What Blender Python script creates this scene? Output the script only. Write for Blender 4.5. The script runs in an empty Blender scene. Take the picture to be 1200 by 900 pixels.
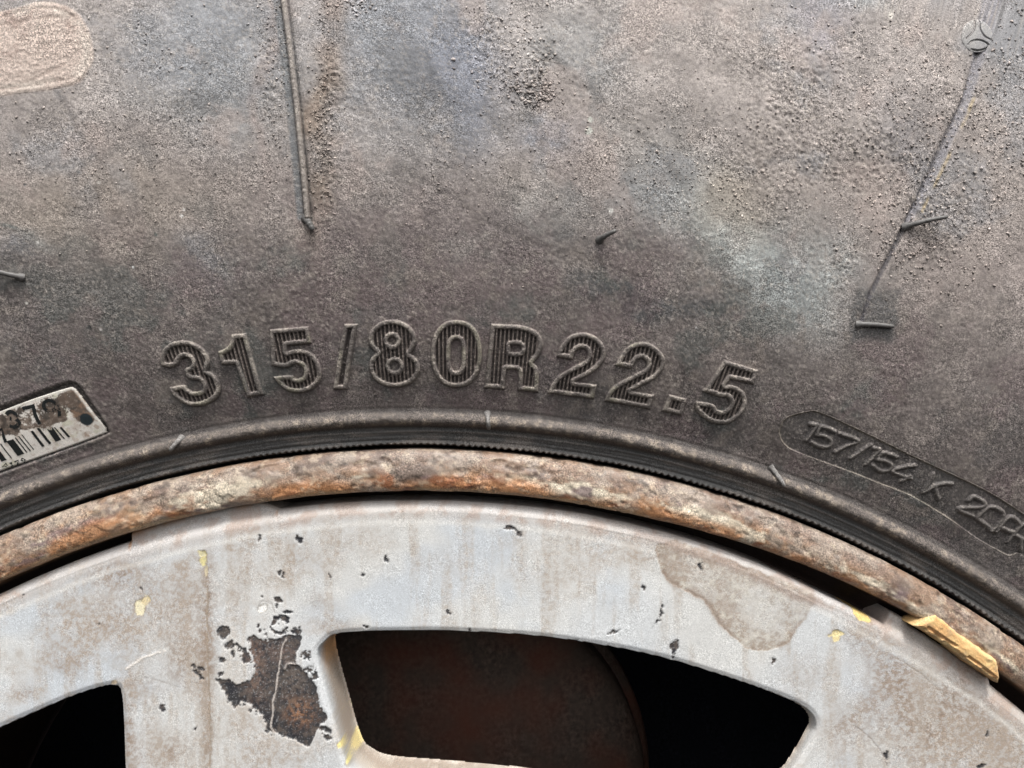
import bpy, math
import numpy as np

# ------------------------------------------------------------------ camera, sky, sun, exposure
R = math.radians
SC = bpy.context.scene
COL = SC.collection
ZC = 0.538                       # height of the wheel centre (metres); wheel face looks along -Y
MM = 0.001
CAMU, CAMV, CAMD, TANH = 27.7, 317.0, 229.0, 0.6422     # camera beside the wheel face, millimetres

cam_d = bpy.data.cameras.new('camera')
cam_d.sensor_width = 36.0
cam_d.lens = 18.0 / TANH
cam_d.clip_start = 0.01
cam_d.clip_end = 500.0
cam = bpy.data.objects.new('camera', cam_d)
COL.objects.link(cam)
cam.location = (CAMU * MM, -CAMD * MM, ZC + CAMV * MM)
cam.rotation_euler = (R(90), 0, 0)
SC.camera = cam

SUN_EL, SUN_AZ = 60.0, 14.0      # azimuth measured from -Y (towards the viewer) to +X
W = bpy.data.worlds.new('World')
SC.world = W
W.use_nodes = True
nt = W.node_tree
bg = nt.nodes['Background']
sky = nt.nodes.new('ShaderNodeTexSky')
sky.sky_type = 'NISHITA'
sky.sun_disc = False
sky.sun_elevation = R(SUN_EL)
sky.sun_rotation = R(180 - SUN_AZ)
sky.air_density = 1.0
sky.dust_density = 6.0
sky.ozone_density = 1.0
hs = nt.nodes.new('ShaderNodeHueSaturation')
hs.inputs['Saturation'].default_value = 0.22      # overcast: a nearly grey sky
nt.links.new(sky.outputs[0], hs.inputs['Color'])
nt.links.new(hs.outputs[0], bg.inputs['Color'])
bg.inputs['Strength'].default_value = 0.13

sun_d = bpy.data.lights.new('sun', 'SUN')
sun_d.energy = 1.5
sun_d.angle = R(12)
sun_d.color = (1.0, 0.975, 0.94)
sun = bpy.data.objects.new('sun', sun_d)
COL.objects.link(sun)
sun.location = (0.5, -1.5, 2.5)
# direction towards the sun: (sin az cos el, -cos az cos el, sin el)
sun.rotation_euler = (R(90 - SUN_EL), 0, R(SUN_AZ))

SC.view_settings.view_transform = 'Standard'
SC.view_settings.look = 'None'
SC.view_settings.gamma = 1.0
SC.view_settings.exposure = 0.82
SC.render.engine = 'CYCLES'
SC.cycles.max_bounces = 6

# ------------------------------------------------------------------ numeric helpers
_tab = {}
def vnoise(x, y, seed):
    """smooth value noise, 0..1"""
    t = _tab.get(seed)
    if t is None:
        t = np.random.RandomState(seed).rand(257, 257).astype(np.float32); t[256] = t[0]; t[:, 256] = t[:, 0]; _tab[seed] = t
    xi = np.floor(x); yi = np.floor(y)
    fx = x - xi; fy = y - yi
    fx = fx * fx * (3 - 2 * fx); fy = fy * fy * (3 - 2 * fy)
    xi = xi.astype(np.int64) % 256; yi = yi.astype(np.int64) % 256
    a = t[yi, xi]; b = t[yi, xi + 1]; c = t[yi + 1, xi]; d = t[yi + 1, xi + 1]
    return (a * (1 - fx) + b * fx) * (1 - fy) + (c * (1 - fx) + d * fx) * fy

def fbm(x, y, scale, octv, seed, gain=0.5):
    """scale = size in mm of the largest lumps; 0..1 around .5"""
    s = 0.0; a = 1.0; tot = 0.0; f = 1.0 / scale
    for k in range(octv):
        ca, sa = math.cos(k * 1.1 + seed), math.sin(k * 1.1 + seed)
        s = s + a * vnoise((x * ca - y * sa) * f + 31.7 * k, (x * sa + y * ca) * f - 17.3 * k, seed + k)
        tot += a; a *= gain; f *= 2.03
    return s / tot

def sst(a, b, x):
    t = np.clip((x - a) / (b - a), 0, 1)
    return t * t * (3 - 2 * t)

def mix(c, col, f):
    return c * (1 - f[..., None]) + np.asarray(col, dtype=np.float32) * f[..., None]

def lin(r, g, b):
    f = lambda v: (v / 255) / 12.92 if v / 255 < 0.04045 else ((v / 255 + 0.055) / 1.055) ** 2.4
    return (f(r), f(g), f(b))

# ------------------------------------------------------------------ tyre section: outward bulge s (mm) against radius r (mm)
SR = np.array([(299.5, 0.3), (301, 0.35), (303, 0.8), (304.9, 1.6), (305.5, 3.2), (306.3, 4.2), (307.2, 4.5), (308.2, 4.2),
               (309.0, 3.4), (310.2, 3.3), (316, 6.0), (322, 8.8), (332, 12.6), (345, 16.6), (360, 20.4), (378, 23.8), (396, 26.2),
               (414, 27.5), (430, 27.9), (450, 26.5), (470, 23.0), (490, 17.0), (505, 9.5), (515, 0), (520, -8)], dtype=float)
# smooth the table
_rr = np.arange(299.5, 520, 0.1)
_ss = np.interp(_rr, SR[:, 0], SR[:, 1])
def _smooth(a, n):
    k = np.hanning(n + 2)[1:-1]; k /= k.sum()
    return np.convolve(np.pad(a, n // 2, mode='edge'), k, mode='valid')[:len(a)]
_s1 = _smooth(_ss, 9)
_s2 = _smooth(_ss, 121)
_w = sst(312, 326, _rr)
_ss = _s1 * (1 - _w) + _s2 * _w
def s_of_r(r):
    return np.interp(r, _rr, _ss)

FACE = -1.0                       # outward offset of the wheel disc face

def to_face(P, kind='tyre'):
    """measurements off the photograph (1200x900) -> wheel-face millimetres (u right, v up) on the real surface there"""
    P = np.asarray(P, dtype=float).reshape(-1, 2)
    if kind == 'tyre':
        s = np.full(len(P), 10.0)
        for _ in range(12):
            k = (CAMD - s) * TANH / 600
            u = CAMU + (P[:, 0] - 600) * k; v = CAMV + (450 - P[:, 1]) * k
            s = s_of_r(np.hypot(u, v))
    else:
        s = kind
        k = (CAMD - s) * TANH / 600
        u = CAMU + (P[:, 0] - 600) * k; v = CAMV + (450 - P[:, 1]) * k
    return np.stack([u, v], 1)

def curve(pts, n=7, closed=True):
    """Catmull-Rom through points; a third member marks a sharp corner"""
    q = [(p[0], p[1]) for p in pts]; c = [len(p) > 2 for p in pts]
    N = len(q); out = []
    for i in range(N if closed else N - 1):
        p1 = np.array(q[i]); p2 = np.array(q[(i + 1) % N])
        if c[i] and c[(i + 1) % N]:
            out.append(p1); continue
        p0 = p1 if (c[i] or (not closed and i == 0)) else np.array(q[i - 1])
        p3 = p2 if (c[(i + 1) % N] or (not closed and i == N - 2)) else np.array(q[(i + 2) % N])
        for k in range(n):
            t = k / n
            out.append(0.5 * ((2 * p1) + (-p0 + p2) * t + (2 * p0 - 5 * p1 + 4 * p2 - p3) * t * t + (-p0 + 3 * p1 - 3 * p2 + p3) * t ** 3))
    if not closed: out.append(np.array(q[-1]))
    return np.array(out)

def seg_dist(u, v, a, b):
    dx, dy = b[0] - a[0], b[1] - a[1]
    L = dx * dx + dy * dy + 1e-12
    t = np.clip(((u - a[0]) * dx + (v - a[1]) * dy) / L, 0, 1)
    return (u - a[0] - t * dx) ** 2 + (v - a[1] - t * dy) ** 2

def line_dist(u, v, P):
    d = np.full(u.shape, 1e9)
    for i in range(len(P) - 1):
        np.minimum(d, seg_dist(u, v, P[i], P[i + 1]), out=d)
    return np.sqrt(d)

def poly_sdf(u, v, P):
    """negative inside"""
    d = np.full(u.shape, 1e9); ins = np.zeros(u.shape, dtype=bool)
    N = len(P)
    for i in range(N):
        a, b = P[i], P[(i + 1) % N]
        np.minimum(d, seg_dist(u, v, a, b), out=d)
        if a[1] != b[1]:
            c = ((a[1] > v) != (b[1] > v)) & (u < (b[0] - a[0]) * (v - a[1]) / (b[1] - a[1]) + a[0])
            ins ^= c
    d = np.sqrt(d)
    return np.where(ins, -d, d)

def poly_near(u, v, P, pad=4.0):
    """poly_sdf evaluated only near the polygon"""
    out = np.full(u.shape, 50.0)
    lo = P.min(0) - pad; hi = P.max(0) + pad
    m = (u > lo[0]) & (u < hi[0]) & (v > lo[1]) & (v < hi[1])
    if m.any(): out[m] = poly_sdf(u[m], v[m], P)
    return out

def line_near(u, v, P, pad=4.0):
    out = np.full(u.shape, 50.0)
    lo = P.min(0) - pad; hi = P.max(0) + pad
    m = (u > lo[0]) & (u < hi[0]) & (v > lo[1]) & (v < hi[1])
    if m.any(): out[m] = line_dist(u[m], v[m], P)
    return out

# ------------------------------------------------------------------ object helpers
def mesh_obj(name, V, F, mat, parent=None, tint=None, smooth=True, quads=True):
    """V metres world, F (n,4) or (n,3) index array; origin at the middle of the piece"""
    V = np.asarray(V, dtype=np.float64); F = np.asarray(F, dtype=np.int32)
    c = (V.min(0) + V.max(0)) / 2
    pl = np.array(parent['_loc']) if parent is not None else np.zeros(3)
    me = bpy.data.meshes.new(name)
    k = F.shape[1]
    me.vertices.add(len(V)); me.loops.add(F.size); me.polygons.add(len(F))
    me.vertices.foreach_set('co', (V - c).astype(np.float32).ravel())
    me.loops.foreach_set('vertex_index', F.ravel())
    me.polygons.foreach_set('loop_start', np.arange(0, F.size, k, dtype=np.int32))
    if tint is not None:
        a = me.attributes.new('Tint', 'FLOAT_COLOR', 'POINT')
        T = np.ones((len(V), 4), dtype=np.float32); T[:, :3] = np.clip(tint, 0.004, 0.85)
        a.data.foreach_set('color', T.ravel())
    me.update(calc_edges=True)
    if smooth:
        me.polygons.foreach_set('use_smooth', np.ones(len(F), dtype=bool))
    me.validate()
    me.materials.append(mat)
    o = bpy.data.objects.new(name, me)
    COL.objects.link(o)
    o.parent = parent
    o.location = c - pl
    o['_loc'] = [float(x) for x in c]
    return o

def grid_faces(nr, nc, keep=None, wrap=False):
    i = np.arange(nr * nc).reshape(nr, nc)
    if wrap: i = np.concatenate([i, i[:, :1]], 1)
    a = i[:-1, :-1]; b = i[:-1, 1:]; c = i[1:, 1:]; d = i[1:, :-1]
    F = np.stack([a, b, c, d], -1).reshape(-1, 4)
    if keep is not None:
        k = keep.reshape(-1)
        F = F[k[F].all(1)]
        used = np.unique(F)
        rm = np.full(nr * nc, -1); rm[used] = np.arange(len(used))
        return rm[F], used
    return F, np.arange(nr * nc)

def to3(u, v, s):
    return np.stack([u * MM, -s * MM, ZC + v * MM], -1)

# ------------------------------------------------------------------ materials (node based; the Tint attribute holds each surface's own colour and dirt, with some shade painted in)
def make_mat(name, rough, fine, fine_scale, bump, bump_scale, tint=True, color=(0.1, 0.1, 0.1), metal=0.0, spec=0.4, speck=None, rough_var=0.1, patchy=90):
    m = bpy.data.materials.new(name); m.use_nodes = True
    n = m.node_tree.nodes; l = m.node_tree.links
    b = n['Principled BSDF']
    geo = n.new('ShaderNodeNewGeometry')
    n1 = n.new('ShaderNodeTexNoise'); n1.inputs['Scale'].default_value = fine_scale; n1.inputs['Detail'].default_value = 4; n1.inputs['Roughness'].default_value = 0.65
    l.new(geo.outputs['Position'], n1.inputs['Vector'])
    mr = n.new('ShaderNodeMapRange')
    mr.inputs['From Min'].default_value = 0.3; mr.inputs['From Max'].default_value = 0.7
    mr.inputs['To Min'].default_value = 1 - fine; mr.inputs['To Max'].default_value = 1 + fine
    l.new(n1.outputs['Fac'], mr.inputs['Value'])
    if tint:
        at = n.new('ShaderNodeAttribute'); at.attribute_name = 'Tint'; src = at.outputs['Color']
    else:
        rgb = n.new('ShaderNodeRGB'); rgb.outputs[0].default_value = (*color, 1); src = rgb.outputs[0]
    n4 = n.new('ShaderNodeTexNoise'); n4.inputs['Scale'].default_value = fine_scale * 2.0; n4.inputs['Detail'].default_value = 2
    l.new(geo.outputs['Position'], n4.inputs['Vector'])
    mr4 = n.new('ShaderNodeMapRange')
    mr4.inputs['From Min'].default_value = 0.3; mr4.inputs['From Max'].default_value = 0.7
    mr4.inputs['To Min'].default_value = max(0.2, 1 - fine * 1.35); mr4.inputs['To Max'].default_value = 1 + fine * 1.9
    l.new(n4.outputs['Fac'], mr4.inputs['Value'])
    mu = n.new('ShaderNodeMath'); mu.operation = 'MULTIPLY'
    l.new(mr.outputs[0], mu.inputs[0]); l.new(mr4.outputs[0], mu.inputs[1])
    n5 = n.new('ShaderNodeTexNoise'); n5.inputs['Scale'].default_value = patchy; n5.inputs['Detail'].default_value = 4; n5.inputs['Roughness'].default_value = 0.6
    l.new(geo.outputs['Position'], n5.inputs['Vector'])
    mr5 = n.new('ShaderNodeMapRange'); mr5.inputs['From Min'].default_value = 0.40; mr5.inputs['From Max'].default_value = 0.62
    mr5.inputs['To Min'].default_value = 0.28; mr5.inputs['To Max'].default_value = 1.0
    l.new(n5.outputs['Fac'], mr5.inputs['Value'])
    pm = n.new('ShaderNodeMix'); pm.data_type = 'FLOAT'; pm.inputs[2].default_value = 1.0
    l.new(mr5.outputs[0], pm.inputs[0]); l.new(mu.outputs[0], pm.inputs[3])
    vm = n.new('ShaderNodeVectorMath'); vm.operation = 'SCALE'
    l.new(src, vm.inputs[0]); l.new(pm.outputs[0], vm.inputs['Scale'])
    out = vm.outputs[0]
    if speck:
        (sc, lo, hi, col, amt) = speck
        n3 = n.new('ShaderNodeTexNoise'); n3.inputs['Scale'].default_value = sc; n3.inputs['Detail'].default_value = 2
        l.new(geo.outputs['Position'], n3.inputs['Vector'])
        m3 = n.new('ShaderNodeMapRange'); m3.inputs['From Min'].default_value = lo; m3.inputs['From Max'].default_value = hi
        m3.inputs['To Max'].default_value = amt
        l.new(n3.outputs['Fac'], m3.inputs['Value'])
        mx = n.new('ShaderNodeMix'); mx.data_type = 'RGBA'
        l.new(m3.outputs[0], mx.inputs[0]); l.new(out, mx.inputs[6]); mx.inputs[7].default_value = (*col, 1)
        out = mx.outputs[2]
    l.new(out, b.inputs['Base Color'])
    n2 = n.new('ShaderNodeTexNoise'); n2.inputs['Scale'].default_value = bump_scale; n2.inputs['Detail'].default_value = 3; n2.inputs['Roughness'].default_value = 0.7
    l.new(geo.outputs['Position'], n2.inputs['Vector'])
    bp = n.new('ShaderNodeBump'); bp.inputs['Strength'].default_value = 1.0; bp.inputs['Distance'].default_value = bump * MM
    l.new(mr5.outputs[0], bp.inputs['Strength']); l.new(n2.outputs['Fac'], bp.inputs['Height']); l.new(bp.outputs[0], b.inputs['Normal'])
    r2 = n.new('ShaderNodeMapRange'); r2.inputs['From Min'].default_value = 0.3; r2.inputs['From Max'].default_value = 0.7
    r2.inputs['To Min'].default_value = rough - rough_var; r2.inputs['To Max'].default_value = min(1, rough + rough_var)
    l.new(n1.outputs['Fac'], r2.inputs['Value']); l.new(r2.outputs[0], b.inputs['Roughness'])
    b.inputs['Metallic'].default_value = metal
    b.inputs['Specular IOR Level'].default_value = spec
    return m

M_RUBBER = make_mat('dusty_rubber', 0.70, 0.42, 1500, 0.26, 2900, spec=0.45)
M_BEAD = make_mat('bare_rubber', 0.6, 0.2, 1500, 0.06, 1800, spec=0.4)
M_RUST = make_mat('rusty_steel', 0.50, 0.30, 1100, 0.24, 1700, spec=0.5)
M_PAINT = make_mat('silver_paint', 0.46, 0.15, 1500, 0.13, 2300, spec=0.45, speck=(2000, 0.58, 0.70, (0.33, 0.335, 0.34), 0.45), patchy=140)
M_NIB = make_mat('vent_rubber', 0.5, 0.2, 1500, 0.05, 2500, tint=False, color=(0.11, 0.105, 0.10), spec=0.45)
M_MUD = make_mat('dried_mud', 0.9, 0.35, 1400, 0.05, 3000, tint=False, color=(0.20, 0.165, 0.145), spec=0.2)
M_LABEL = make_mat('label_plastic', 0.5, 0.1, 2500, 0.05, 2500, spec=0.4)
M_PRINT = make_mat('label_ink', 0.5, 0.25, 2500, 0.02, 2500, tint=False, color=(0.02, 0.022, 0.022), spec=0.4)
M_YELLOW = make_mat('yellowed_plastic', 0.7, 0.16, 1800, 0.08, 1500, spec=0.4)
M_DRUM = make_mat('dark_rusty_drum', 0.85, 0.25, 300, 0.3, 500, tint=False, color=(0.085, 0.062, 0.050), spec=0.2, speck=(45, 0.42, 0.70, (0.135, 0.050, 0.032), 0.8))
M_DARK = make_mat('near_black_backing', 0.9, 0.3, 300, 0.2, 800, tint=False, color=(0.018, 0.020, 0.028), spec=0.2)

# ------------------------------------------------------------------ the wheel
wheel = bpy.data.objects.new('truck_wheel', None)
COL.objects.link(wheel)
wheel['_loc'] = [0.0, 0.0, 0.0]
wheel['label'] = 'worn truck wheel with dusty tyre, rusty rim flange and scuffed silver disc'
wheel['category'] = 'truck wheel'

# ---- marks on the tyre, in face millimetres
tf = lambda P: to_face(P, 'tyre')
df = lambda P: to_face(P, FACE)
def sc_pts(pts, ox, oy, k):
    return [((p[0] / k + ox), (p[1] / k + oy)) + tuple(p[2:]) for p in pts]
def outline(pts, ox=0, oy=0, k=1, closed=True, conv=tf, n=6):
    return conv(curve(sc_pts(pts, ox, oy, k), n=n, closed=closed))

CAPSULE = outline([(945, 483), (962, 484), (1015, 508), (1064, 532), (1100, 549), (1157, 576), (1200, 603), (1250, 640), (1285, 680), (1290, 720), (1262, 735),
                   (1225, 700), (1200, 652), (1183, 651), (1172, 646), (1144, 630), (1110, 606), (1066, 580), (1035, 568), (992, 551), (935, 530), (921, 522), (915, 513), (914, 503), (922, 490)], n=5)
RIDGE_L = tf([(325, -60), (333, 0), (341, 60), (349, 130), (356, 200), (361, 255)])
SEAM_R = tf([(1192, -60), (1172, 0), (1152, 45), (1130, 115), (1108, 160), (1090, 200), (1066, 252), (1040, 305), (1020, 345), (1010, 376)])
SEAM_B = tf([(1148, -60), (1150, 0), (1139, 70), (1128, 120), (1108, 165), (1060, 262), (1068, 262), (1117, 165), (1138, 120), (1152, 75), (1165, 30), (1173, 0), (1185, -60)])
OVAL = outline([(-140, 60), (-60, 30), (0, 14), (40, 3), (72, 5), (94, 18), (107, 42), (109, 66), (103, 84), (88, 98), (50, 106), (0, 112), (-70, 122), (-130, 110)], n=5)
LABEL_REC = outline([(-90, 510), (0, 477), (40, 461), (76, 448.5), (85, 448), (92, 452), (108, 474), (123, 496), (126, 503), (122, 510), (60, 533), (0, 555), (-90, 588)], n=4)
LABEL = outline([(-88, 517, 1), (0, 482), (40, 467), (78, 455), (84, 455), (90, 460), (106, 482), (121, 500), (122, 505), (117, 509), (60, 530), (0, 551), (-85, 582, 1)], n=4)
NIB_BARE = tf([(1020, 368)])[0]

def blob(u, v, c, rx, ry, rot=0.0):
    """soft elliptical patch, sizes in photo pixels"""
    p = tf([c])[0]; k = 1 / 4.35
    ca, sa = math.cos(R(rot)), math.sin(R(rot))
    du = (u - p[0]) / k; dv = (v - p[1]) / k
    x = (du * ca + dv * sa) / rx; y = (-du * sa + dv * ca) / ry
    return np.exp(-(x * x + y * y))

def tyre_grit(u, v):
    """where coarse dried grit sits, 0..1"""
    g = 0.15 + 0 * u
    for c, rx, ry, rot, a in [((385, 110), 14, 120, -4, .8), ((318, 60), 16, 120, -4, .5), ((575, 50), 25, 60, 0, .5), ((625, 90), 16, 45, -20, .8),
                              ((960, 120), 130, 110, 0, .65), ((1080, 210), 100, 120, 0, .7), ((1180, 60), 40, 80, 0, .9), ((760, 140), 90, 60, 0, .4),
                              ((100, 160), 90, 60, 0, .35), ((860, 190), 120, 60, 0, .4), ((1030, 300), 70, 50, 0, .7)]:
        g = np.maximum(g, a * blob(u, v, c, rx, ry, rot))
    w = fbm(u, v, 14, 4, 77)
    return np.clip(g * sst(0.28, 0.62, w) * 1.35, 0, 1)

def tyre_height(u, v, r, dense):
    """fine relief of the sidewall in mm"""
    h = 0.55 * (fbm(u, v, 60, 2, 3) - 0.5)
    rr = np.hypot(u, v)
    side = sst(309, 313, rr)
    h = h * side
    fine = (fbm(u, v, 2.4, 3, 11, 0.6) - 0.5) * 0.16
    g = tyre_grit(u, v) * side
    gn = vnoise(u / 0.48, v / 0.48, 19)
    grains = sst(0.55, 0.85, gn) * 0.27 * (0.12 + g) - sst(0.62, 0.9, vnoise(u / 0.7, v / 0.7, 29)) * 0.26 * (0.12 + g)
    h = h + dense * (fine * (0.35 + 0.65 * side) + grains * side + 0.07 * (vnoise(u / 0.5, v / 0.5, 33) - .5))
    # raised bead ring is scuffed and grainy
    ring = sst(304.6, 305.6, rr) * (1 - sst(309.2, 310.2, rr))
    h = h + dense * ring * (fbm(u, v, 1.6, 3, 41, 0.6) - 0.5) * 0.55
    band = (1 - sst(303.8, 304.8, rr)) * sst(301.0, 301.8, rr)
    a = np.arctan2(u, v)
    h = h + dense * band * ((fbm(a * 300 / 6, rr * 1.7, 3.0, 3, 43) - 0.5) * 0.5 - 0.15 * np.exp(-((rr - 301.9 - 0.5 * fbm(a * 300, rr, 20, 2, 44)) / 0.22) ** 2))
    h = h + 0.30 * np.exp(-((rr - 303.4 - 0.15 * np.sin(a * 37)) / 0.28) ** 2) - 0.30 * np.exp(-((rr - 300.9) / 0.3) ** 2) + 0.07 * np.exp(-((rr - 310.9) / 0.5) ** 2)
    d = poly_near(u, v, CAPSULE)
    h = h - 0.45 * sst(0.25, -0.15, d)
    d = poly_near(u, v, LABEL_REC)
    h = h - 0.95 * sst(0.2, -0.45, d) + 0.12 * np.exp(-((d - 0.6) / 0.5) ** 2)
    d = line_near(u, v, RIDGE_L)
    h = h - 0.5 * np.exp(-(d / 1.8) ** 2)
    d = line_near(u, v, SEAM_R)
    h = h - 0.6 * np.exp(-((d - 0.1) / 0.5) ** 2)
    d = poly_near(u, v, SEAM_B)
    h = h - 0.32 * sst(0.25, -0.25, d)
    d = poly_near(u, v, OVAL)
    h = h - 0.25 * np.exp(-((d - 3.0) / 0.3) ** 2) * sst(0.35, 0.65, fbm(u, v, 10, 2, 91))
    return h

TYRE_BLOBS = [  # centre, radii, rotation, colour, strength
    ((600, 60), 900, 170, 0, (0.345, 0.310, 0.290), 0.97), ((1100, 240), 260, 140, 0, (0.300, 0.262, 0.240), 0.85),
    ((130, 230), 160, 45, 5, (0.275, 0.235, 0.200), 0.8), ((300, 210), 150, 60, -10, (0.250, 0.215, 0.200), 0.5),
    ((640, 195), 70, 30, 10, (0.345, 0.295, 0.265), 0.7), ((860, 60), 110, 60, 0, (0.345, 0.305, 0.282), 0.6),
    ((240, 50), 80, 60, -20, (0.255, 0.263, 0.278), 0.9), ((285, 120), 60, 40, 0, (0.245, 0.248, 0.250), 0.7),
    ((470, 40), 90, 65, -30, (0.260, 0.270, 0.290), 0.9), ((540, 90), 44, 60, 30, (0.215, 0.228, 0.270), 0.9), ((500, 130), 70, 50, 0, (0.23, 0.225, 0.225), 0.5),
    ((660, 155), 28, 26, 0, (0.195, 0.210, 0.245), 0.95), ((640, 240), 60, 40, 0, (0.235, 0.228, 0.215), 0.5), ((690, 70), 50, 50, 0, (0.27, 0.275, 0.275), 0.6),
    ((860, 275), 110, 40, -36, (0.335, 0.345, 0.330), 1.0), ((930, 325), 60, 38, -25, (0.365, 0.385, 0.375), 1.0), ((760, 230), 35, 22, -20, (0.29, 0.295, 0.295), 0.7),
    ((1015, 14), 25, 14, 0, (0.38, 0.39, 0.39), 0.8), ((970, 20), 30, 40, 0, (0.27, 0.25, 0.27), 0.7), ((860, 235), 45, 30, 0, (0.33, 0.28, 0.225), 0.6),
    ((740, 350), 50, 14, -18, (0.075, 0.076, 0.077), 0.9), ((810, 365), 45, 16, -10, (0.080, 0.080, 0.080), 0.8), ((690, 345), 30, 12, -15, (0.09, 0.09, 0.09), 0.7),
    ((190, 110), 40, 20, 0, (0.22, 0.215, 0.21), 0.4), ((1190, 50), 30, 60, 0, (0.25, 0.25, 0.26), 0.7), ((1060, 150), 30, 50, 30, (0.21, 0.20, 0.205), 0.6),
    ((380, 150), 14, 110, -4, (0.265, 0.205, 0.160), 0.85), ((385, 20), 14, 60, -4, (0.215, 0.175, 0.155), 0.7), ((316, 90), 10, 120, -4, (0.270, 0.215, 0.195), 0.5),
    ((12, 268), 10, 4, 0, (0.10, 0.11, 0.105), 0.9), ((50, 275), 30, 12, 0, (0.19, 0.19, 0.18), 0.6), ((25, 300), 30, 16, 0, (0.17, 0.17, 0.175), 0.6),
    ((230, 290), 35, 25, 0, (0.16, 0.165, 0.175), 0.5), ((1130, 320), 100, 40, 0, (0.30, 0.255, 0.235), 0.6), ((1170, 420), 60, 60, 0, (0.225, 0.195, 0.18), 0.6),
    ((1050, 420), 90, 50, 10, (0.19, 0.163, 0.150), 0.6), ((960, 600), 60, 20, -30, (0.10, 0.09, 0.085), 0.6), ((940, 530), 40, 12, -20, (0.12, 0.10, 0.09), 0.4)]

def tyre_tint(u, v, extra=None):
    wu = u + 9 * (fbm(u, v, 22, 4, 51, 0.55) - 0.5) * 2; wv = v + 9 * (fbm(u, v, 22, 4, 57, 0.55) - 0.5) * 2
    rr = np.hypot(u, v)
    c = np.empty(u.shape + (3,), dtype=np.float32); c[:] = (0.128, 0.108, 0.101)
    n = fbm(u, v, 18, 5, 61, 0.6)
    c = mix(c, (0.085, 0.078, 0.075), sst(0.45, 0.72, n) * 0.7)
    for cc, rx, ry, rot, col, st in TYRE_BLOBS:
        c = mix(c, col, np.clip(blob(wu, wv, cc, rx, ry, rot) * 1.25, 0, 1) * st)
    # mottling: scuffed clean patches and powdery dust
    n2 = fbm(u, v, 7, 5, 63, 0.65)
    c = c * (0.62 + 0.76 * n2)[..., None]
    c = c * (0.80 + 0.40 * fbm(u, v, 2.2, 3, 64, 0.7))[..., None]
    c = mix(c, (0.105, 0.105, 0.105), sst(0.60, 0.74, fbm(u, v, 26, 5, 67, 0.62)) * 0.45)
    c = mix(c, (0.33, 0.285, 0.255), sst(0.60, 0.78, fbm(u, v, 9, 5, 69, 0.7)) * 0.35)
    c = mix(c, (0.098, 0.107, 0.100), sst(0.53, 0.66, fbm(u, v, 15, 5, 65, 0.62)) * 0.55 * sst(385, 345, rr))
    c = mix(c, (0.150, 0.112, 0.112), sst(0.53, 0.66, fbm(u, v, 17, 5, 66, 0.62)) * 0.50 * sst(385, 345, rr))
    c = mix(c, (0.215, 0.222, 0.235), sst(0.55, 0.70, fbm(u, v, 20, 5, 62, 0.6)) * 0.45 * sst(360, 385, rr))
    c = mix(c, (0.37, 0.305, 0.275), sst(0.56, 0.70, fbm(u, v, 16, 5, 60, 0.6)) * 0.50 * sst(350, 375, rr))
    c = c * (1 + 0.22 * (vnoise(u / 0.45, v / 0.45, 58) - .5) + 0.18 * (vnoise(u / 0.9, v / 0.9, 59) - .5))[..., None]
    # long faint scratch marks
    for P in ([(640, 60), (700, 110), (760, 170), (800, 215)], [(470, 190), (560, 250), (680, 300), (760, 330)], [(30, 60), (120, 190)]):
        c = c * (1 - 0.22 * sst(1.6, 0.3, line_near(wu * .4 + u * .6, wv * .4 + v * .6, tf(P))))[..., None]
    # bare rubber round the lowest nib of the right seam
    d = np.maximum(np.abs(u - NIB_BARE[0] - 1.2) / 7.0, np.abs(v - NIB_BARE[1]) / 7.6) + 0.5 * (fbm(u, v, 5, 3, 71) - 0.5)
    c = mix(c, (0.105, 0.103, 0.101), sst(1.05, 0.7, d) * 0.85)
    c = mix(c, (0.21, 0.18, 0.158), sst(0.56, 0.70, fbm(u, v, 5, 5, 68, 0.7)) * 0.55 * sst(372, 350, rr))
    # seams
    d = line_near(u, v, SEAM_R); c = mix(c, (0.085, 0.080, 0.088), sst(0.85, 0.3, d) * 0.85)
    d = poly_near(u, v, SEAM_B); c = mix(c, (0.235, 0.225, 0.24), sst(0.2, -0.3, d) * 0.85)
    d = line_near(u + 0.4, v - 0.3, tf([(1133, 118), (1112, 165), (1094, 205), (1072, 250)]) + np.array([2.2, 0.2])); c = mix(c, (0.42, 0.34, 0.22), sst(0.5, 0.2, d) * 0.85 * sst(.35, .5, fbm(u, v, 4, 2, 73)))
    d = line_near(u, v, RIDGE_L); c = mix(c, (0.060, 0.056, 0.055), np.exp(-((d - 1.02) / 0.28) ** 2) * 0.85)  # contact shade painted along both sides of the ridge
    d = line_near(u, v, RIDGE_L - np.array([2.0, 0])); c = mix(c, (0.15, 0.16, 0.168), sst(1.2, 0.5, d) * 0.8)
    # capsule floor
    d = poly_near(u, v, CAPSULE)
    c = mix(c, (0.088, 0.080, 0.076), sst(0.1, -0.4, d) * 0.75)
    c = mix(c, (0.30, 0.26, 0.19), np.exp(-((d + 0.1) / 0.22) ** 2) * 0.35 * sst(.35, .6, fbm(u, v, 8, 3, 74)))
    # label recess toned darker than the sidewall
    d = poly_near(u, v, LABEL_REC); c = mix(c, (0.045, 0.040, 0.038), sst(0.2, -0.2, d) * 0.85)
    # bead zone
    a = np.arctan2(u, v)
    low = 1 - sst(309.6, 311.5, rr + 1.2 * (fbm(u, v, 6, 3, 75) - 0.5))
    c = mix(c, (0.085, 0.075, 0.070), low)
    ring = sst(305.0, 305.7, rr) * (1 - sst(308.2, 309.6, rr))
    rc = mix(np.zeros_like(c) + np.array([0.115, 0.098, 0.087]), (0.27, 0.225, 0.18), sst(0.46, 0.66, fbm(u, v, 1.8, 4, 79, 0.75)) * 0.85)
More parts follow.
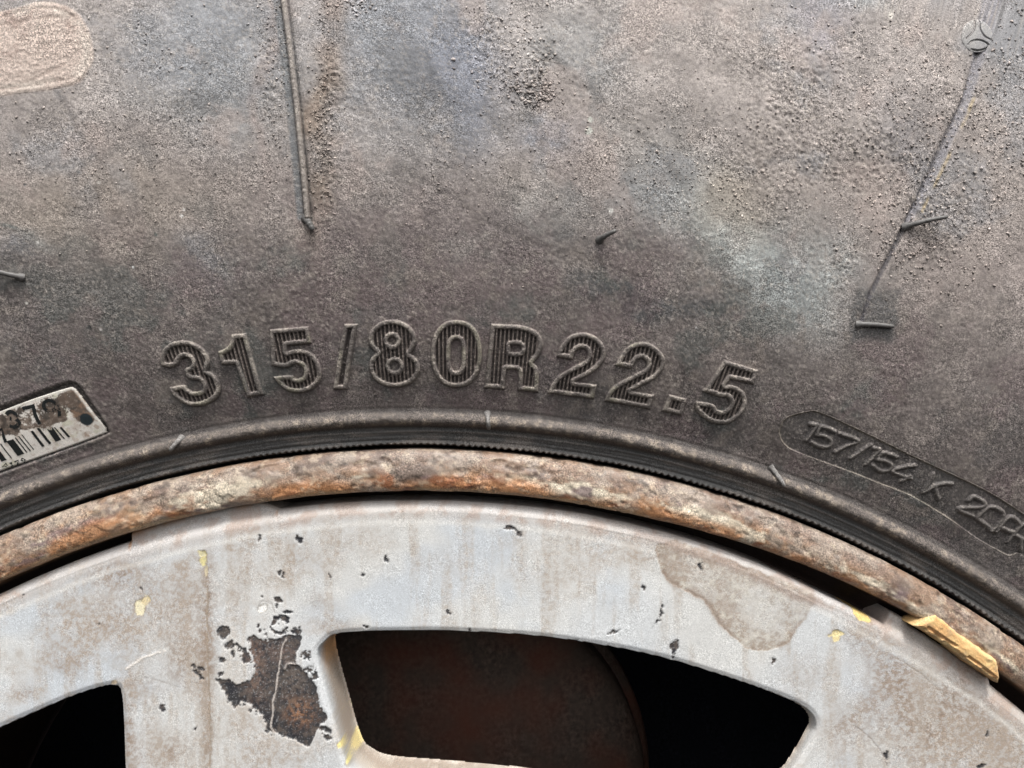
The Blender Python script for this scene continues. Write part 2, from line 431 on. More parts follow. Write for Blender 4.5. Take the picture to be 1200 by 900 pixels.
    rc = mix(rc, (0.10, 0.085, 0.075), sst(0.42, 0.62, fbm(u, v, 9, 4, 83, 0.65)) * 0.7)
    c = c * (1 - ring[..., None]) + rc * ring[..., None]
    band = (1 - sst(304.3, 305.2, rr))
    bc = mix(np.zeros_like(c) + np.array([0.072, 0.070, 0.068]), (0.150, 0.132, 0.118), sst(0.48, 0.66, fbm(a * 100, rr * 1.4, 5, 4, 85, 0.65)) * 0.75)
    bc = mix(bc, (0.15, 0.13, 0.115), (np.exp(-((rr - 303.5) / 0.3) ** 2) + .8 * np.exp(-((rr - 300.0) / 0.3) ** 2)) * .6 * sst(.35, .6, fbm(u, v, 7, 4, 86)))
    c = c * (1 - band[..., None]) + bc * band[..., None]
    # oval pad: pale pinkish dust
    d = poly_near(u, v, OVAL) + 1.2 * (fbm(u, v, 4, 3, 87) - 0.5)
    pc = mix(np.zeros_like(c) + np.array([0.47, 0.385, 0.335]), (0.34, 0.262, 0.225), sst(0.4, 0.65, fbm(u, v, 8, 4, 88, 0.6)))
    k = sst(0.35, -0.5, d)
    c = c * (1 - k[..., None]) + pc * k[..., None]
    # pits and pale grit
    g = tyre_grit(u, v) * sst(309, 313, rr)
    c = c * (1 - 0.42 * (0.25 + g) * sst(0.62, 0.85, vnoise(u / 0.5, v / 0.5, 89)))[..., None]
    c = mix(c, (0.46, 0.41, 0.36), sst(0.62, 0.86, vnoise(u / 0.42, v / 0.42, 95)) * (0.24 + 0.45 * g) * sst(309, 313, rr))
    # a few dark pits and white drips
    for p, q, col in [((105, 383), 2.6, (0.03, 0.03, 0.03)), ((216, 246), 1.4, (.75, .72, .68)), ((213, 253), 1.8, (.75, .72, .68)), ((156, 313), 1.4, (.75, .75, .72)), ((716, 247), 2.6, (.62, .60, .56)),
                      ((690, 153), 4.2, (.50, .50, .45)), ((692, 140), 3.0, (.50, .50, .45)), ((183, 275), 2.0, (.10, .11, .10)), ((30, 355), 1.8, (.6, .57, .52)), ((1044, 19), 3.2, (.62, .58, .52)),
                      ((29, 216), 1.6, (.12, .12, .12)), ((118, 386), 1.6, (.45, .42, .40)), ((816, 384), 1.5, (.6, .57, .55)), ((44, 284), 2, (.5, .48, .45)), ((138, 71), 2, (.1, .1, .1)), ((92, 202), 2.0, (.09, .09, .09)), ((116, 214), 2, (.5, .46, .42))]:
        w = tf([p])[0]
        c = mix(c, col, sst(1.15, 0.75, np.hypot(u - w[0], v - w[1]) / (q / 4.35) + 0.5 * (fbm(u, v, 1.0, 2, 97) - .5)))
    return c

# ---- the tyre: one revolved mesh, dense where the sidewall is close
def th_samples(a0, a1, step, coarse=2.0):
    d = np.arange(a0, a1, step)
    rest = np.arange(a1, a0 + 360, coarse)
    return np.radians(np.concatenate([d, rest])), np.concatenate([np.ones(len(d)), np.zeros(len(rest))])

TH, dn = th_samples(-28.0, 40.5, 0.056, 0.8)
dn = np.where(dn > 0, sst(-28, -26.5, np.degrees(TH)) * (1 - sst(39, 40.4, np.degrees(TH))), 0)
bead = [(288, -30), (292, -20), (295.5, -12), (298.7, -7.5), (299.0, -5.0), (299.3, -3.0), (299.4, -1.6), (299.45, -0.6), (299.55, -0.05), (299.8, 0.25)]
r_in = np.concatenate([np.arange(300.05, 312, 0.24), np.arange(312, 428, 0.34)])
r_out = np.array([430, 436, 444, 452, 460, 470, 480, 490, 500, 508, 514, 518, 520])
prof = bead + [(r, float(s_of_r(r))) for r in r_in] + [(r, float(s_of_r(r))) for r in r_out]
prof += [(524, -14), (530, -20), (534, -26), (536, -40), (537, -70), (530, -71), (530, -82), (537, -83), (538, -140), (530, -141), (530, -152), (538, -153), (536, -235),
         (530, -258), (515, -275), (480, -292), (430, -301), (380, -296), (340, -285), (310, -270), (290, -250)]
prof = np.array(prof)
dr = np.zeros(len(prof)); dr[5:len(bead) + len(r_in)] = 1
Rg = prof[:, 0][:, None] + 0 * TH[None]; Sg = prof[:, 1][:, None] + 0 * TH[None]
Tg = TH[None] + 0 * Rg
den = dr[:, None] * dn[None]
# scalloped rubber fringe along the rim
per = 1.95
ph = Tg * 300 / per + 1.3 * fbm(Tg * 300, Rg * 0, 9, 2, 101)
tooth = np.abs((ph % 1.0) - 0.5) * 2
vis = sst(0.32, 0.6, fbm(Tg * 300, Rg * 0, 60, 3, 103)) * 0.6 + 0.4
fr = np.exp(-((Rg - 299.6) / 0.45) ** 2) * (Sg > -2.5) * dn[None]
Rg = Rg - fr * (0.62 * tooth * vis - 0.3 + 0.5 * (fbm(Tg * 300, Rg * 0, 14, 3, 104) - 0.5))
Sg = Sg + fr * (0.6 * tooth * vis)
U = Rg * np.sin(Tg); V = Rg * np.cos(Tg)
Hh = tyre_height(U, V, Rg, den) * dr[:, None]
Sg = Sg + Hh
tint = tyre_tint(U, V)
tint[len(bead) + len(r_in) + 12:] = (0.05, 0.047, 0.045)
tint[:4] = (0.03, 0.03, 0.03)
F, _ = grid_faces(len(prof), len(TH), wrap=True)
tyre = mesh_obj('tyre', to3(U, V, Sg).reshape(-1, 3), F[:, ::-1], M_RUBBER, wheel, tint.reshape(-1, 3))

# ------------------------------------------------------------------ relief pieces moulded on the tyre
def patch(name, loops, hfun, tfun=None, margin=0.5, res=0.15, parent=None, strokes=None, mat=None, label=None, base=None):
    allp = np.concatenate(loops if loops else strokes)
    lo = allp.min(0) - margin - 1.6; hi = allp.max(0) + margin + 1.6
    uu, vv = np.meshgrid(np.arange(lo[0], hi[0], res), np.arange(lo[1], hi[1], res))
    if loops:
        d = poly_sdf(uu, vv, loops[0])
        for L in loops[1:]:
            d = np.maximum(d, -poly_sdf(uu, vv, L))
    else:
        d = np.full(uu.shape, 1e9)
        for L in strokes: d = np.minimum(d, line_dist(uu, vv, L))
    rr = np.hypot(uu, vv)
    h = hfun(d, uu, vv)
    b = s_of_r(rr) + tyre_height(uu, vv, rr, 1.0) if base is None else base(uu, vv)
    s = b + h
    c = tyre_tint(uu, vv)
    if tfun: c = tfun(c, d, uu, vv)
    keep = d < margin if loops else d < margin
    F, used = grid_faces(*uu.shape, keep=keep)
    P = to3(uu, vv, s).reshape(-1, 3)[used]
    o = mesh_obj(name, P, F, mat or M_RUBBER, parent or tyre, c.reshape(-1, 3)[used])
    if label: o['label'] = label
    return o

RIBP = 1.13
def big_h(d, u, v):
    t = -d + 0.12 * (fbm(u, v, 2.5, 3, 111) - 0.5)
    Hr = 1.05 * (1 + 0.25 * (fbm(u, v, 5, 3, 113) - 0.5))
    up = sst(-0.30, 0.25, t)
    dn_ = 1 - sst(1.02, 1.45, t)
    rim = up * dn_ * (1 - 0.18 * ((t - 0.62) / 0.6) ** 2 * (np.abs(t - .6) < .7))
    th = np.arctan2(u, v) * 334
    w = (0.5 + 0.5 * np.cos(2 * np.pi * th / RIBP)) * (0 if SLASH else 1)
    floor = 0.02 + 0.62 * sst(0.25, 0.85, w) * (1 + 0.5 * (fbm(u, v, 3, 3, 117) - 0.5))
    h = Hr * rim + np.where(t > 0.5, floor * (1 - dn_), 0)
    return h - 0.36 * (1 - sst(-0.42, -0.10, t)) + (fbm(u, v, 0.9, 2, 119) - 0.5) * 0.10 * up

def big_t(c, d, u, v):
    t = -d
    c = c * (1 - 0.22 * sst(-0.75, -0.35, t) * (1 - sst(-.1, .1, t)))[..., None]  # contact shade round each glyph, put into the colour
    rim = sst(-0.15, 0.15, t) * (1 - sst(0.95, 1.35, t))
    n = fbm(u, v, 2.2, 4, 121, 0.65)
    rc = mix(np.zeros_like(c) + np.array([0.165, 0.145, 0.130]), (0.35, 0.31, 0.265), sst(0.45, 0.68, n))
    rc = mix(rc, (0.34, 0.32, 0.23), sst(0.62, 0.74, fbm(u, v, 7, 4, 123)) * 0.5)
    c = c * (1 - 0.75 * rim[..., None]) + rc * 0.75 * rim[..., None]
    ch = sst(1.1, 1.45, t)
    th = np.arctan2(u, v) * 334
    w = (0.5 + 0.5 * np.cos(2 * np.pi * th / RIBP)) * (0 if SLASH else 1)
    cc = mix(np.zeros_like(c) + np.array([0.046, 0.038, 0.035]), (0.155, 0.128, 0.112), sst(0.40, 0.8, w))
    return c * (1 - ch[..., None]) + cc * ch[..., None]

def ell(cx, cy, rx, ry, n=2.0, N=28):
    out = []
    for k in range(N):
        a = 2 * math.pi * k / N; ca, sa = math.cos(a), math.sin(a)
        out.append((cx + rx * math.copysign(abs(ca) ** (2 / n), ca), cy + ry * math.copysign(abs(sa) ** (2 / n), sa)))
    return out

GL = [
 ('raised digit 3 with ribbed channel, first of the size marking', 180, 390, 10, [[(100, 385, 1), (90, 290), (120, 200), (205, 125), (320, 95), (440, 105), (560, 165), (640, 250), (668, 345), (640, 445, 1), (715, 490), (775, 580), (790, 680), (745, 765), (640, 830), (500, 860), (370, 830), (270, 765), (215, 700), (195, 642, 1),
   (370, 612), (415, 660), (480, 690), (560, 678), (592, 640), (575, 592), (530, 555), (455, 548), (405, 520), (370, 450), (390, 412), (430, 400), (455, 370), (450, 320), (405, 287), (350, 292), (318, 325), (290, 378), (200, 405)]]),
 ('raised digit 1 with ribbed channel after the 3', 240, 380, 10, [[(165, 322, 1), (240, 290), (298, 235), (322, 122, 1), (495, 108, 1), (697, 822, 1), (508, 855, 1), (368, 470, 1), (205, 472, 1)]]),
 ('raised digit 5 with ribbed channel before the slash', 305, 375, 10, [[(118, 115, 1), (572, 78, 1), (605, 272, 1), (325, 303, 1), (322, 372, 1), (390, 350), (470, 342), (570, 368), (660, 445), (715, 560), (722, 670), (665, 770), (565, 832), (440, 853), (310, 822), (220, 745), (160, 665, 1), (370, 648), (405, 682), (450, 690), (505, 660), (520, 605), (498, 550), (440, 515), (385, 525), (335, 553), (270, 558), (138, 532, 1)]]),
 ('raised slanted stroke between the 5 and the 8', 370, 370, 10, [[(338, 100, 1), (490, 100, 1), (372, 862, 1), (212, 858, 1)]]),
 ('raised digit 8 with ribbed channel and two pale eyes', 415, 370, 10, [[(440, 50), (560, 70), (660, 130), (720, 220), (728, 320), (690, 405), (660, 447, 1), (725, 495), (770, 580), (762, 680), (700, 765), (600, 818), (480, 838), (350, 815), (250, 750), (190, 660), (183, 560), (210, 490), (262, 432, 1), (200, 370), (175, 290), (200, 180), (310, 78)], ell(450, 295, 48, 50), ell(480, 592, 56, 54)]),
 ('raised digit 0 with ribbed channel before the R', 490, 370, 10, [ell(450, 446, 298, 392, 2.25, 40), ell(447, 465, 66, 185, 3.0, 28)]),
 ('raised letter R with ribbed channel', 560, 372, 10, [[(158, 78, 1), (480, 95), (620, 130), (720, 200), (757, 300), (740, 400), (690, 480), (645, 532, 1), (695, 585), (712, 650), (705, 872, 1), (470, 852, 1), (478, 680), (455, 615), (335, 608, 1), (308, 842, 1), (78, 822, 1)], [(385, 328, 1), (475, 326), (508, 365), (480, 408), (383, 402, 1)]]),
 ('raised digit 2 with ribbed channel directly after the R', 630, 382, 10, [[(225, 358, 1), (245, 280), (300, 190), (390, 110), (520, 80), (640, 105), (730, 170), (785, 260), (788, 370), (740, 450), (670, 520), (560, 590), (430, 655, 1), (692, 690, 1), (655, 852, 1), (122, 785, 1), (160, 685), (225, 600), (330, 525), (455, 460), (550, 405), (582, 340), (568, 285), (515, 262), (460, 280), (430, 320), (408, 392, 1)]]),
 ('raised digit 2 with ribbed channel beside the decimal point', 700, 395, 10, [[(208, 328, 1), (255, 240), (310, 160), (400, 90), (520, 60), (640, 90), (730, 160), (787, 260), (775, 360), (720, 440), (640, 505), (520, 565), (400, 632, 1), (665, 680, 1), (612, 842, 1), (82, 745, 1), (120, 655), (190, 575), (300, 505), (420, 445), (525, 390), (578, 330), (565, 275), (510, 248), (460, 270), (430, 315), (400, 368, 1)]]),
 ('raised square decimal point', 765, 450, 15, [[(285, 188, 1), (592, 262, 1), (505, 552, 1), (160, 468, 1)]]),
 ('raised tilted digit 5 ending the size marking', 805, 415, 10, [[(430, 68, 1), (827, 190, 1), (777, 348, 1), (500, 292, 1), (452, 360, 1), (510, 358), (590, 385), (665, 450), (698, 550), (680, 645), (610, 735), (500, 805), (400, 822), (275, 798), (160, 720), (100, 640), (105, 552, 1), (270, 575), (325, 605), (355, 650), (420, 660), (480, 618), (498, 555), (460, 503), (390, 502), (300, 475), (188, 432, 1)]]),
]
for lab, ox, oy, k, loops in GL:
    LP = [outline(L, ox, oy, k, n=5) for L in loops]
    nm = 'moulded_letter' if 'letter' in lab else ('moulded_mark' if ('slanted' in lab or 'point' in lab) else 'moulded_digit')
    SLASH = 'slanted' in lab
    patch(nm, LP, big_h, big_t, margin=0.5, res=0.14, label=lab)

def thin_h(w, H):
    return lambda d, u, v: H * (0.15 + 0.85 * sst(w * 1.15, w * 0.25, d + 0.15 * (fbm(u, v, 2, 2, 131) - .5))) * (0.75 + 0.5 * fbm(u, v, 4, 3, 133)) - 0.35 * sst(w * 1.05, w * 1.7, d)
def thin_t(c, d, u, v):
    return mix(c, (0.16, 0.145, 0.13), sst(0.5, 0.1, d) * (0.35 + 0.5 * fbm(u, v, 3, 3, 135)))
A = (910, 475, 8.571); B = (1030, 530, 7.0588)
SMALL = [
 ('small worn digit 1 at the pad\'s rounded end', 'moulded_digit', A, [[(345, 190), (408, 200)], [(404, 202), (350, 285), (300, 350)]]),
 ('small digit 5 second in the pad', 'moulded_digit', A, [[(590, 265), (452, 215), (402, 298)], [(402, 298), (480, 308), (540, 345), (550, 385), (510, 420), (430, 412), (348, 370)]]),
 ('small digit 7 in the pad', 'moulded_digit', A, [[(645, 288), (820, 358), (700, 410), (592, 470)]]),
 ('small slanted stroke in the pad', 'moulded_mark', A, [[(948, 398), (745, 532)]]),
 ('small worn digit 1 after the slanted stroke', 'moulded_digit', A, [[(975, 430), (1038, 448)], [(1038, 448), (900, 595)]]),
 ('small digit 5 after the slanted stroke', 'moulded_digit', A, [[(1210, 520), (1075, 478), (1015, 545)], [(1015, 545), (1100, 562), (1155, 605), (1130, 650), (1050, 662), (968, 605)]]),
 ('small digit 4 in the pad', 'moulded_digit', B, [[(300, 110), (240, 115), (112, 160), (265, 218)], [(255, 198), (188, 238)]]),
 ('small letter K in the pad', 'moulded_letter', B, [[(448, 180), (372, 330)], [(605, 262), (530, 262), (470, 288), (495, 385)], [(372, 330), (470, 275)]]),
 ('small digit 2 in the pad', 'moulded_digit', B, [[(745, 400), (785, 370), (840, 392), (882, 430), (840, 456), (665, 470), (785, 532)]]),
 ('small box shaped digit 0 in the pad', 'moulded_digit', B, [[(812, 545), (925, 455), (1035, 515), (945, 648), (900, 612), (812, 545)]]),
 ('small letter P in the pad', 'moulded_letter', B, [[(975, 655), (1082, 538), (1170, 597), (1115, 665), (1015, 622)]]),
 ('small letter R cut by the photo edge', 'moulded_letter', B, [[(1070, 740), (1195, 600), (1285, 660), (1235, 735), (1135, 690)], [(1180, 712), (1178, 815)]]),
]
for lab, nm, (ox, oy, k), st in SMALL:
    S = [tf(curve([(x / k + ox, y / k + oy) for x, y in L], n=5, closed=False)) if len(L) > 2 else tf([(x / k + ox, y / k + oy) for x, y in L]) for L in st]
    patch(nm, None, thin_h(0.66, 0.80), thin_t, margin=1.0, res=0.14, strokes=S, label=lab)

CAPC = np.concatenate([CAPSULE, CAPSULE[:1]])
CAPI = CAPSULE + 0.0
def cap_t(c, d, u, v):
    return mix(c, (0.24, 0.21, 0.175), sst(0.3, 0.05, d) * (0.05 + 0.55 * sst(.35, .6, fbm(u, v, 9, 3, 145))))
patch('moulded_border', None, lambda d, u, v: 0.22 * sst(0.32, 0.0, d) - 0.5 * sst(0.28, 0.5, d), cap_t, margin=0.45, res=0.12, strokes=[CAPC], label='thin line round the small pad')

# moulded ridge and its strips, the pad, the seam emblem
def ridge_t(c, d, u, v):
    return mix(mix(c * (0.35 + 0.65 * sst(0.9, 0.72, d))[..., None], (0.27, 0.24, 0.215), sst(0.80, 0.5, d) * 0.9), (0.40, 0.36, 0.31), sst(0.5, 0.7, fbm(u, v, 1.5, 3, 137)) * sst(0.8, 0.3, d) * 0.5)  # shading put into the colour: dark foot, lighter crest
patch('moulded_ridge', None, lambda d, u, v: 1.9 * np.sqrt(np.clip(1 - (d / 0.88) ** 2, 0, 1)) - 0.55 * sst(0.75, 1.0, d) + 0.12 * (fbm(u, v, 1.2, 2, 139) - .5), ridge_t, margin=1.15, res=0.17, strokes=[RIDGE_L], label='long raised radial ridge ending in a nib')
OV_L1 = tf([(-100, 60), (0, 30), (40, 22), (84, 18)]); OV_L2 = tf([(-100, 130), (0, 105), (40, 93), (75, 76)]); OV_L3 = tf([(-100, 125), (0, 108), (40, 98), (72, 93)])
def oval_h(d, u, v):
    h = 0.16 * sst(0.3, -0.9, d) - 0.3 * sst(0.1, 0.5, d)
    for L, a in ((OV_L1, .07), (OV_L2, .08), (OV_L3, .06)): h = h - a * sst(0.7, 0.2, line_dist(u, v, L))
    return h + 0.1 * (fbm(u, v, 1.0, 2, 141) - .5) - 0.1 * np.exp(-((d + 1.5) / .4) ** 2)
def oval_t(c, d, u, v):
    for L in (OV_L1, OV_L2, OV_L3): c = mix(c, (0.22, 0.165, 0.135), sst(0.7, 0.2, line_dist(u + .5 * (fbm(u, v, 2, 3, 147) - .5), v, L)) * (.1 + .35 * fbm(u, v, 3, 3, 148)))
    return mix(c, (0.54, 0.49, 0.43), np.exp(-((d + 1.6) / 1.3) ** 2) * 0.5 * sst(.35, .6, fbm(u, v, 5, 3, 143)))
patch('moulded_pad', [OVAL], oval_h, oval_t, margin=0.45, res=0.25, label='pale dusty oval pad')
EMC = tf([(1144.5, 42)])[0]
def emb_lines():
    q = lambda pts: outline(pts, 1100, 0, 11.25, closed=False)
    return [q([(470, 280), (470, 370), (425, 450), (365, 510)]), q([(535, 290), (545, 390), (600, 480), (685, 530)]), q([(385, 590), (440, 545), (510, 530), (590, 550), (655, 600), (610, 645), (520, 668), (430, 655)])]
EML = emb_lines()
def emb_h(d, u, v):
    h = 0.10 * sst(0.3, -0.6, d) - 0.35 * sst(0.1, 0.45, d)
    for L in EML: h = h - 0.25 * sst(0.30, 0.10, line_dist(u, v, L))
    return h
def emb_t(c, d, u, v):
    c = mix(c, (0.33, 0.325, 0.315), sst(0.3, 0.0, d) * (0.35 + 0.3 * sst(.35, .6, fbm(u, v, 3, 3, 146))))
    for L in EML: c = mix(c, (0.085, 0.083, 0.08), sst(0.34, 0.16, line_dist(u, v, L)) * .9)
    return c
patch('moulded_emblem', [np.array(ell(EMC[0], EMC[1], 3.75, 3.95, 2, 36))], emb_h, emb_t, margin=0.4, res=0.12, base=lambda u, v: s_of_r(np.hypot(u, v)) + 0.55 * (fbm(u, v, 60, 2, 3) - .5) + 0.10, label='round emblem of three curved lines')

# ------------------------------------------------------------------ vent nibs: short rubber whiskers
def tube(P, rad, n=12, cap=True):
    P = np.asarray(P, dtype=float); rad = np.asarray(rad, dtype=float)
    N = len(P); T = np.gradient(P, axis=0); T /= np.linalg.norm(T, axis=1)[:, None]
    up = np.array([0.13, -0.5, 0.85]); V = []
    for i in range(N):
        a = np.cross(T[i], up); a /= np.linalg.norm(a); b = np.cross(T[i], a)
        for k in range(n):
            w = 2 * math.pi * k / n
            V.append(P[i] + rad[i] * (math.cos(w) * a + math.sin(w) * b))
    V = np.array(V); F, _ = grid_faces(N, n, wrap=True)
    return V, F
def nib(base, tip, r_px, lift, label, col_mat=None):
    b = tf([base])[0]; t = tf([tip])[0]
    n = 14; P = []; rad = []
    for i in range(n):
        q = i / (n - 1)
        x = b + (t - b) * q + np.array([-(t - b)[1], (t - b)[0]]) * 0.018 * math.sin(q * 3.1)
        s = float(s_of_r(np.hypot(*x))) - 0.5 + lift * (1 - (1 - q) ** 2.2) + 0.75 * sst(0, .25, q)
        P.append(to3(x[0], x[1], s))
        e = (1.0 - 0.28 * q) if q < .93 else 0.55
        rad.append((r_px / 4.35) * MM * (1.55 - 0.55 * sst(0, .22, q)) * (e if q < .999 else 0.15) * (1 + .12 * math.sin(i * 2.1)))
    V, F = tube(P, rad)
    o = mesh_obj('vent_nib', V, F, col_mat or M_NIB, tyre)
    o['label'] = label
M_NIBL = make_mat('dusty_vent_rubber', 0.7, 0.3, 1500, 0.08, 2500, tint=False, color=(0.20, 0.19, 0.18), spec=0.35)
nib((359, 256), (368, 271), 4.4, 0.8, 'short fat nib capping the long ridge')
nib((702, 281), (721, 272), 3.3, 2.2, 'short dark nib standing alone above the R')
nib((27, 325), (-12, 315), 3.2, 1.4, 'thin dark nib cut by the left photo edge')
nib((1059, 266), (1106, 256), 3.2, 2.0, 'long dark nib crossing the right seam')
nib((1004, 380), (1047, 383), 3.3, 0.5, 'long flat nib at the lower end of the right seam')
nib((213, 513), (201, 528), 3.2, 0.6, 'grey nib on the bead ring below the 3', M_NIBL)
nib((571, 484), (573, 503), 3.2, 0.6, 'grey nib on the bead ring below the R', M_NIBL)
nib((903, 546), (918, 570), 3.2, 0.6, 'grey nib on the bead ring below the small pad', M_NIBL)

# ------------------------------------------------------------------ barcode label sunk into the sidewall
DIRT = lambda u, v: fbm(u, v, 4.2, 6, 151, 0.72)
def lab_pt(x, y): return tf([(x / 7.5, y / 7.5 + 440)])[0]
def lab_h(d, u, v):
    return 0.16 * sst(0.15, -0.15, d) + 0.10 * (DIRT(u, v) - .5) + 0.05 * (fbm(u, v, 0.9, 2, 153) - .5)
HOLE = lab_pt(750, 388)
def LABW(u, v):
    """mud lies on the upper half of the label, the bars are wiped clean"""
    a = lab_pt(0, 520); b = lab_pt(620, 400)
    w = -((u - a[0]) * (b[1] - a[1]) - (v - a[1]) * (b[0] - a[0])) / math.hypot(b[0] - a[0], b[1] - a[1])
    return np.clip(w * 0.09, -0.3, 0.035)
def lab_t(c, d, u, v):
    n = fbm(u, v, 1.6, 4, 155, 0.65)
    c = mix(np.zeros_like(c) + np.array([0.84, 0.79, 0.72]), (0.55, 0.45, 0.37), sst(0.48, 0.72, n) * .6)
    m = sst(0.46, 0.54, DIRT(u, v) + LABW(u, v) + 0.10 * (n - .5)) * sst(-0.3, -0.9, d)
    mc = mix(np.zeros_like(c) + np.array([0.115, 0.080, 0.060]), (0.24, 0.185, 0.145), sst(.45, .65, fbm(u, v, 1.1, 4, 159, .7)))
    mc = mix(mc, (0.045, 0.036, 0.030), sst(.5, .65, fbm(u, v, 2.2, 4, 160, .65)) * .8)
    c = c * (1 - .95 * m[..., None]) + mc * .95 * m[..., None]
    c = mix(c, (0.62, 0.60, 0.42), sst(0.58, 0.68, fbm(u, v, 4.5, 4, 157)) * (1 - m) * .5)
    c = mix(c, (0.33, 0.21, 0.14), sst(0.55, 0.68, fbm(u, v, 1.3, 3, 158)) * sst(0.2, 2.5, u - lab_pt(560, 300)[0]) * .6)
    c = mix(c, (0.03, 0.04, 0.045), sst(1.9, 1.5, np.hypot(u - HOLE[0], v - HOLE[1]) + .5 * (n - .5)))
    return mix(c, (0.80, 0.77, 0.70), np.exp(-((d + 0.25) / .2) ** 2) * .7)
# label floor follows the smooth sidewall, lying inside the recess
def lab_base(u, v): return s_of_r(np.hypot(u, v)) - 0.62
def label_patch():
    lo = LABEL.min(0) - 1; hi = LABEL.max(0) + 1
    uu, vv = np.meshgrid(np.arange(lo[0], hi[0], 0.16), np.arange(lo[1], hi[1], 0.16))
    d = poly_sdf(uu, vv, LABEL)
    s = lab_base(uu, vv) + lab_h(d, uu, vv) - 0.5 * sst(0.0, 0.3, d)
    F, used = grid_faces(*uu.shape, keep=d < 0.25)
    c = lab_t(np.zeros(uu.shape + (3,)), d, uu, vv)
    o = mesh_obj('barcode_label', to3(uu, vv, s).reshape(-1, 3)[used], F, M_LABEL, wheel, c.reshape(-1, 3)[used])
    o['label'] = 'cream barcode label caked with brown mud'
    return o
label = label_patch()
dirt_cut = 0.56
def decal(name, poly, parent, lift=0.09, res=0.16, eat=0.62):
    lo = poly.min(0) - .3; hi = poly.max(0) + .3
    uu, vv = np.meshgrid(np.arange(lo[0], hi[0], res * .7), np.arange(lo[1], hi[1], res * .7))
    d = poly_sdf(uu, vv, poly)
    s = lab_base(uu, vv) + lab_h(np.full(uu.shape, -1.0), uu, vv) + lift
    keep = (d < 0.02) & (DIRT(uu, vv) + LABW(uu, vv) < eat)
    F, used = grid_faces(*uu.shape, keep=keep)
    if len(F) == 0: return
    return mesh_obj(name, to3(uu, vv, s).reshape(-1, 3)[used], F, M_PRINT, parent)
BARS = [((30, 752), (-62, 632), 50), ((96, 732), (-5, 600), 13), ((178, 700), (78, 568), 66), ((231, 680), (125, 545), 14), ((263, 668), (155, 532), 14), ((293, 657), (183, 520), 11),
        ((375, 627), (270, 487), 27), ((436, 603), (325, 462), 27), ((508, 576), (425, 455), 56), ((560, 558), (470, 455), 14), ((602, 543), (525, 455), 24),
        ((-60, 785), (-150, 665), 24), ((-110, 803), (-200, 680), 14), ((-190, 830), (-280, 710), 50)]
for b0, b1, w in BARS:
    dx, dy = 0.945 * w / 2, -0.327 * w / 2
    P = np.array([lab_pt(b0[0] - dx, b0[1] - dy), lab_pt(b0[0] + dx, b0[1] + dy), lab_pt(b1[0] + dx, b1[1] + dy), lab_pt(b1[0] - dx, b1[1] - dy)])
    decal('printed_bar', P, label, eat=0.50)
def stroke_poly(pts, w):
    """thicken an open polyline given in label units"""
    P = np.array([lab_pt(*p) for p in pts]); T = np.gradient(P, axis=0); T /= np.linalg.norm(T, axis=1)[:, None]
    N = np.stack([-T[:, 1], T[:, 0]], 1) * w / 2
    return np.concatenate([P + N, (P - N)[::-1]])
decal('printed_digit', stroke_poly([(188, 292), (240, 280), (292, 265), (290, 290), (300, 340), (322, 390), (345, 430)], 1.05), label, lift=0.12, eat=0.655)['label'] = 'black printed 7'
nine = [(515, 365), (512, 310), (480, 245), (430, 218), (385, 235), (378, 275), (415, 310), (470, 300), (490, 270)]
decal('printed_digit', stroke_poly(curve(nine, 5, False), 0.95), label, lift=0.12, eat=0.655)['label'] = 'black printed 9'
three = [(45, 345), (80, 318), (125, 335), (120, 370), (85, 380), (135, 385), (160, 420), (120, 455), (70, 440)]
decal('printed_digit', stroke_poly(curve(three, 5, False), 1.1), label, lift=0.12, eat=0.655)['label'] = 'black printed 3'
four = [(-20, 560), (-70, 520), (10, 470), (25, 540), (45, 590)]
decal('printed_digit', stroke_poly(four, 0.9), label, lift=0.12, eat=0.655)['label'] = 'black printed 4, half hidden in mud'
for lab_, pts in (('small printed 4', [(62, 800), (12, 805), (48, 772), (62, 810)]), ('small printed 3', [(75, 775), (98, 765), (92, 783), (108, 790), (90, 803)]),
                  ('small printed 7', [(118, 762), (155, 745), (148, 775), (152, 790)]), ('small printed 9', [(205, 770), (212, 738), (188, 728), (178, 748), (205, 752)])):
    decal('printed_digit', stroke_poly(pts, 0.5), label, lift=0.12, eat=0.9)['label'] = lab_

# ------------------------------------------------------------------ rusty rim: rolled flange, gutter and barrel
rp = [(262, -225), (262, -120), (266, -60), (273, -34), (279, -24), (283, -17), (285.4, -11), (286.1, -6.5), (286.25, -3.2)]
n0 = len(rp)
for k in range(47):                                        # rolled lip cross-section
    a = math.pi * (1.0 - k / 46)
    rp.append((292.3 + 6.0 * math.copysign(abs(math.cos(a)) ** 0.85, math.cos(a)), -1.2 + 3.6 * math.sin(a) ** 0.8))
rp += [(298.35, -3), (298.3, -6), (297, -10), (292, -14), (288, -24)]
rp = np.array(rp)
TR, dnr = th_samples(-28.0, 40.5, 0.062)
dnr = dnr[None]
Rf = rp[:, 0][:, None] + 0 * TR[None]; Sf = rp[:, 1][:, None] + 0 * TR[None]; Tf = TR[None] + 0 * Rf
U = Rf * np.sin(Tf); V = Rf * np.cos(Tf)
arc = Tf * 292 * 0.62                                    # lumps and flakes drawn out along the lip
_tdr = np.degrees((TR + math.pi) % (2 * math.pi) - math.pi)[None]
Rf0 = Rf; Rf = np.where(Rf > 285, 298.3 - (298.3 - Rf) * (1 - 0.17 * sst(10, 32, _tdr) * (1 - sst(60, 100, _tdr))), Rf)
lipm = sst(285.6, 287, Rf0) * (Sf > -5) * dnr
q = np.clip((298.3 - Rf) / 12.0, 0, 1)                     # 0 outer edge .. 1 inner edge
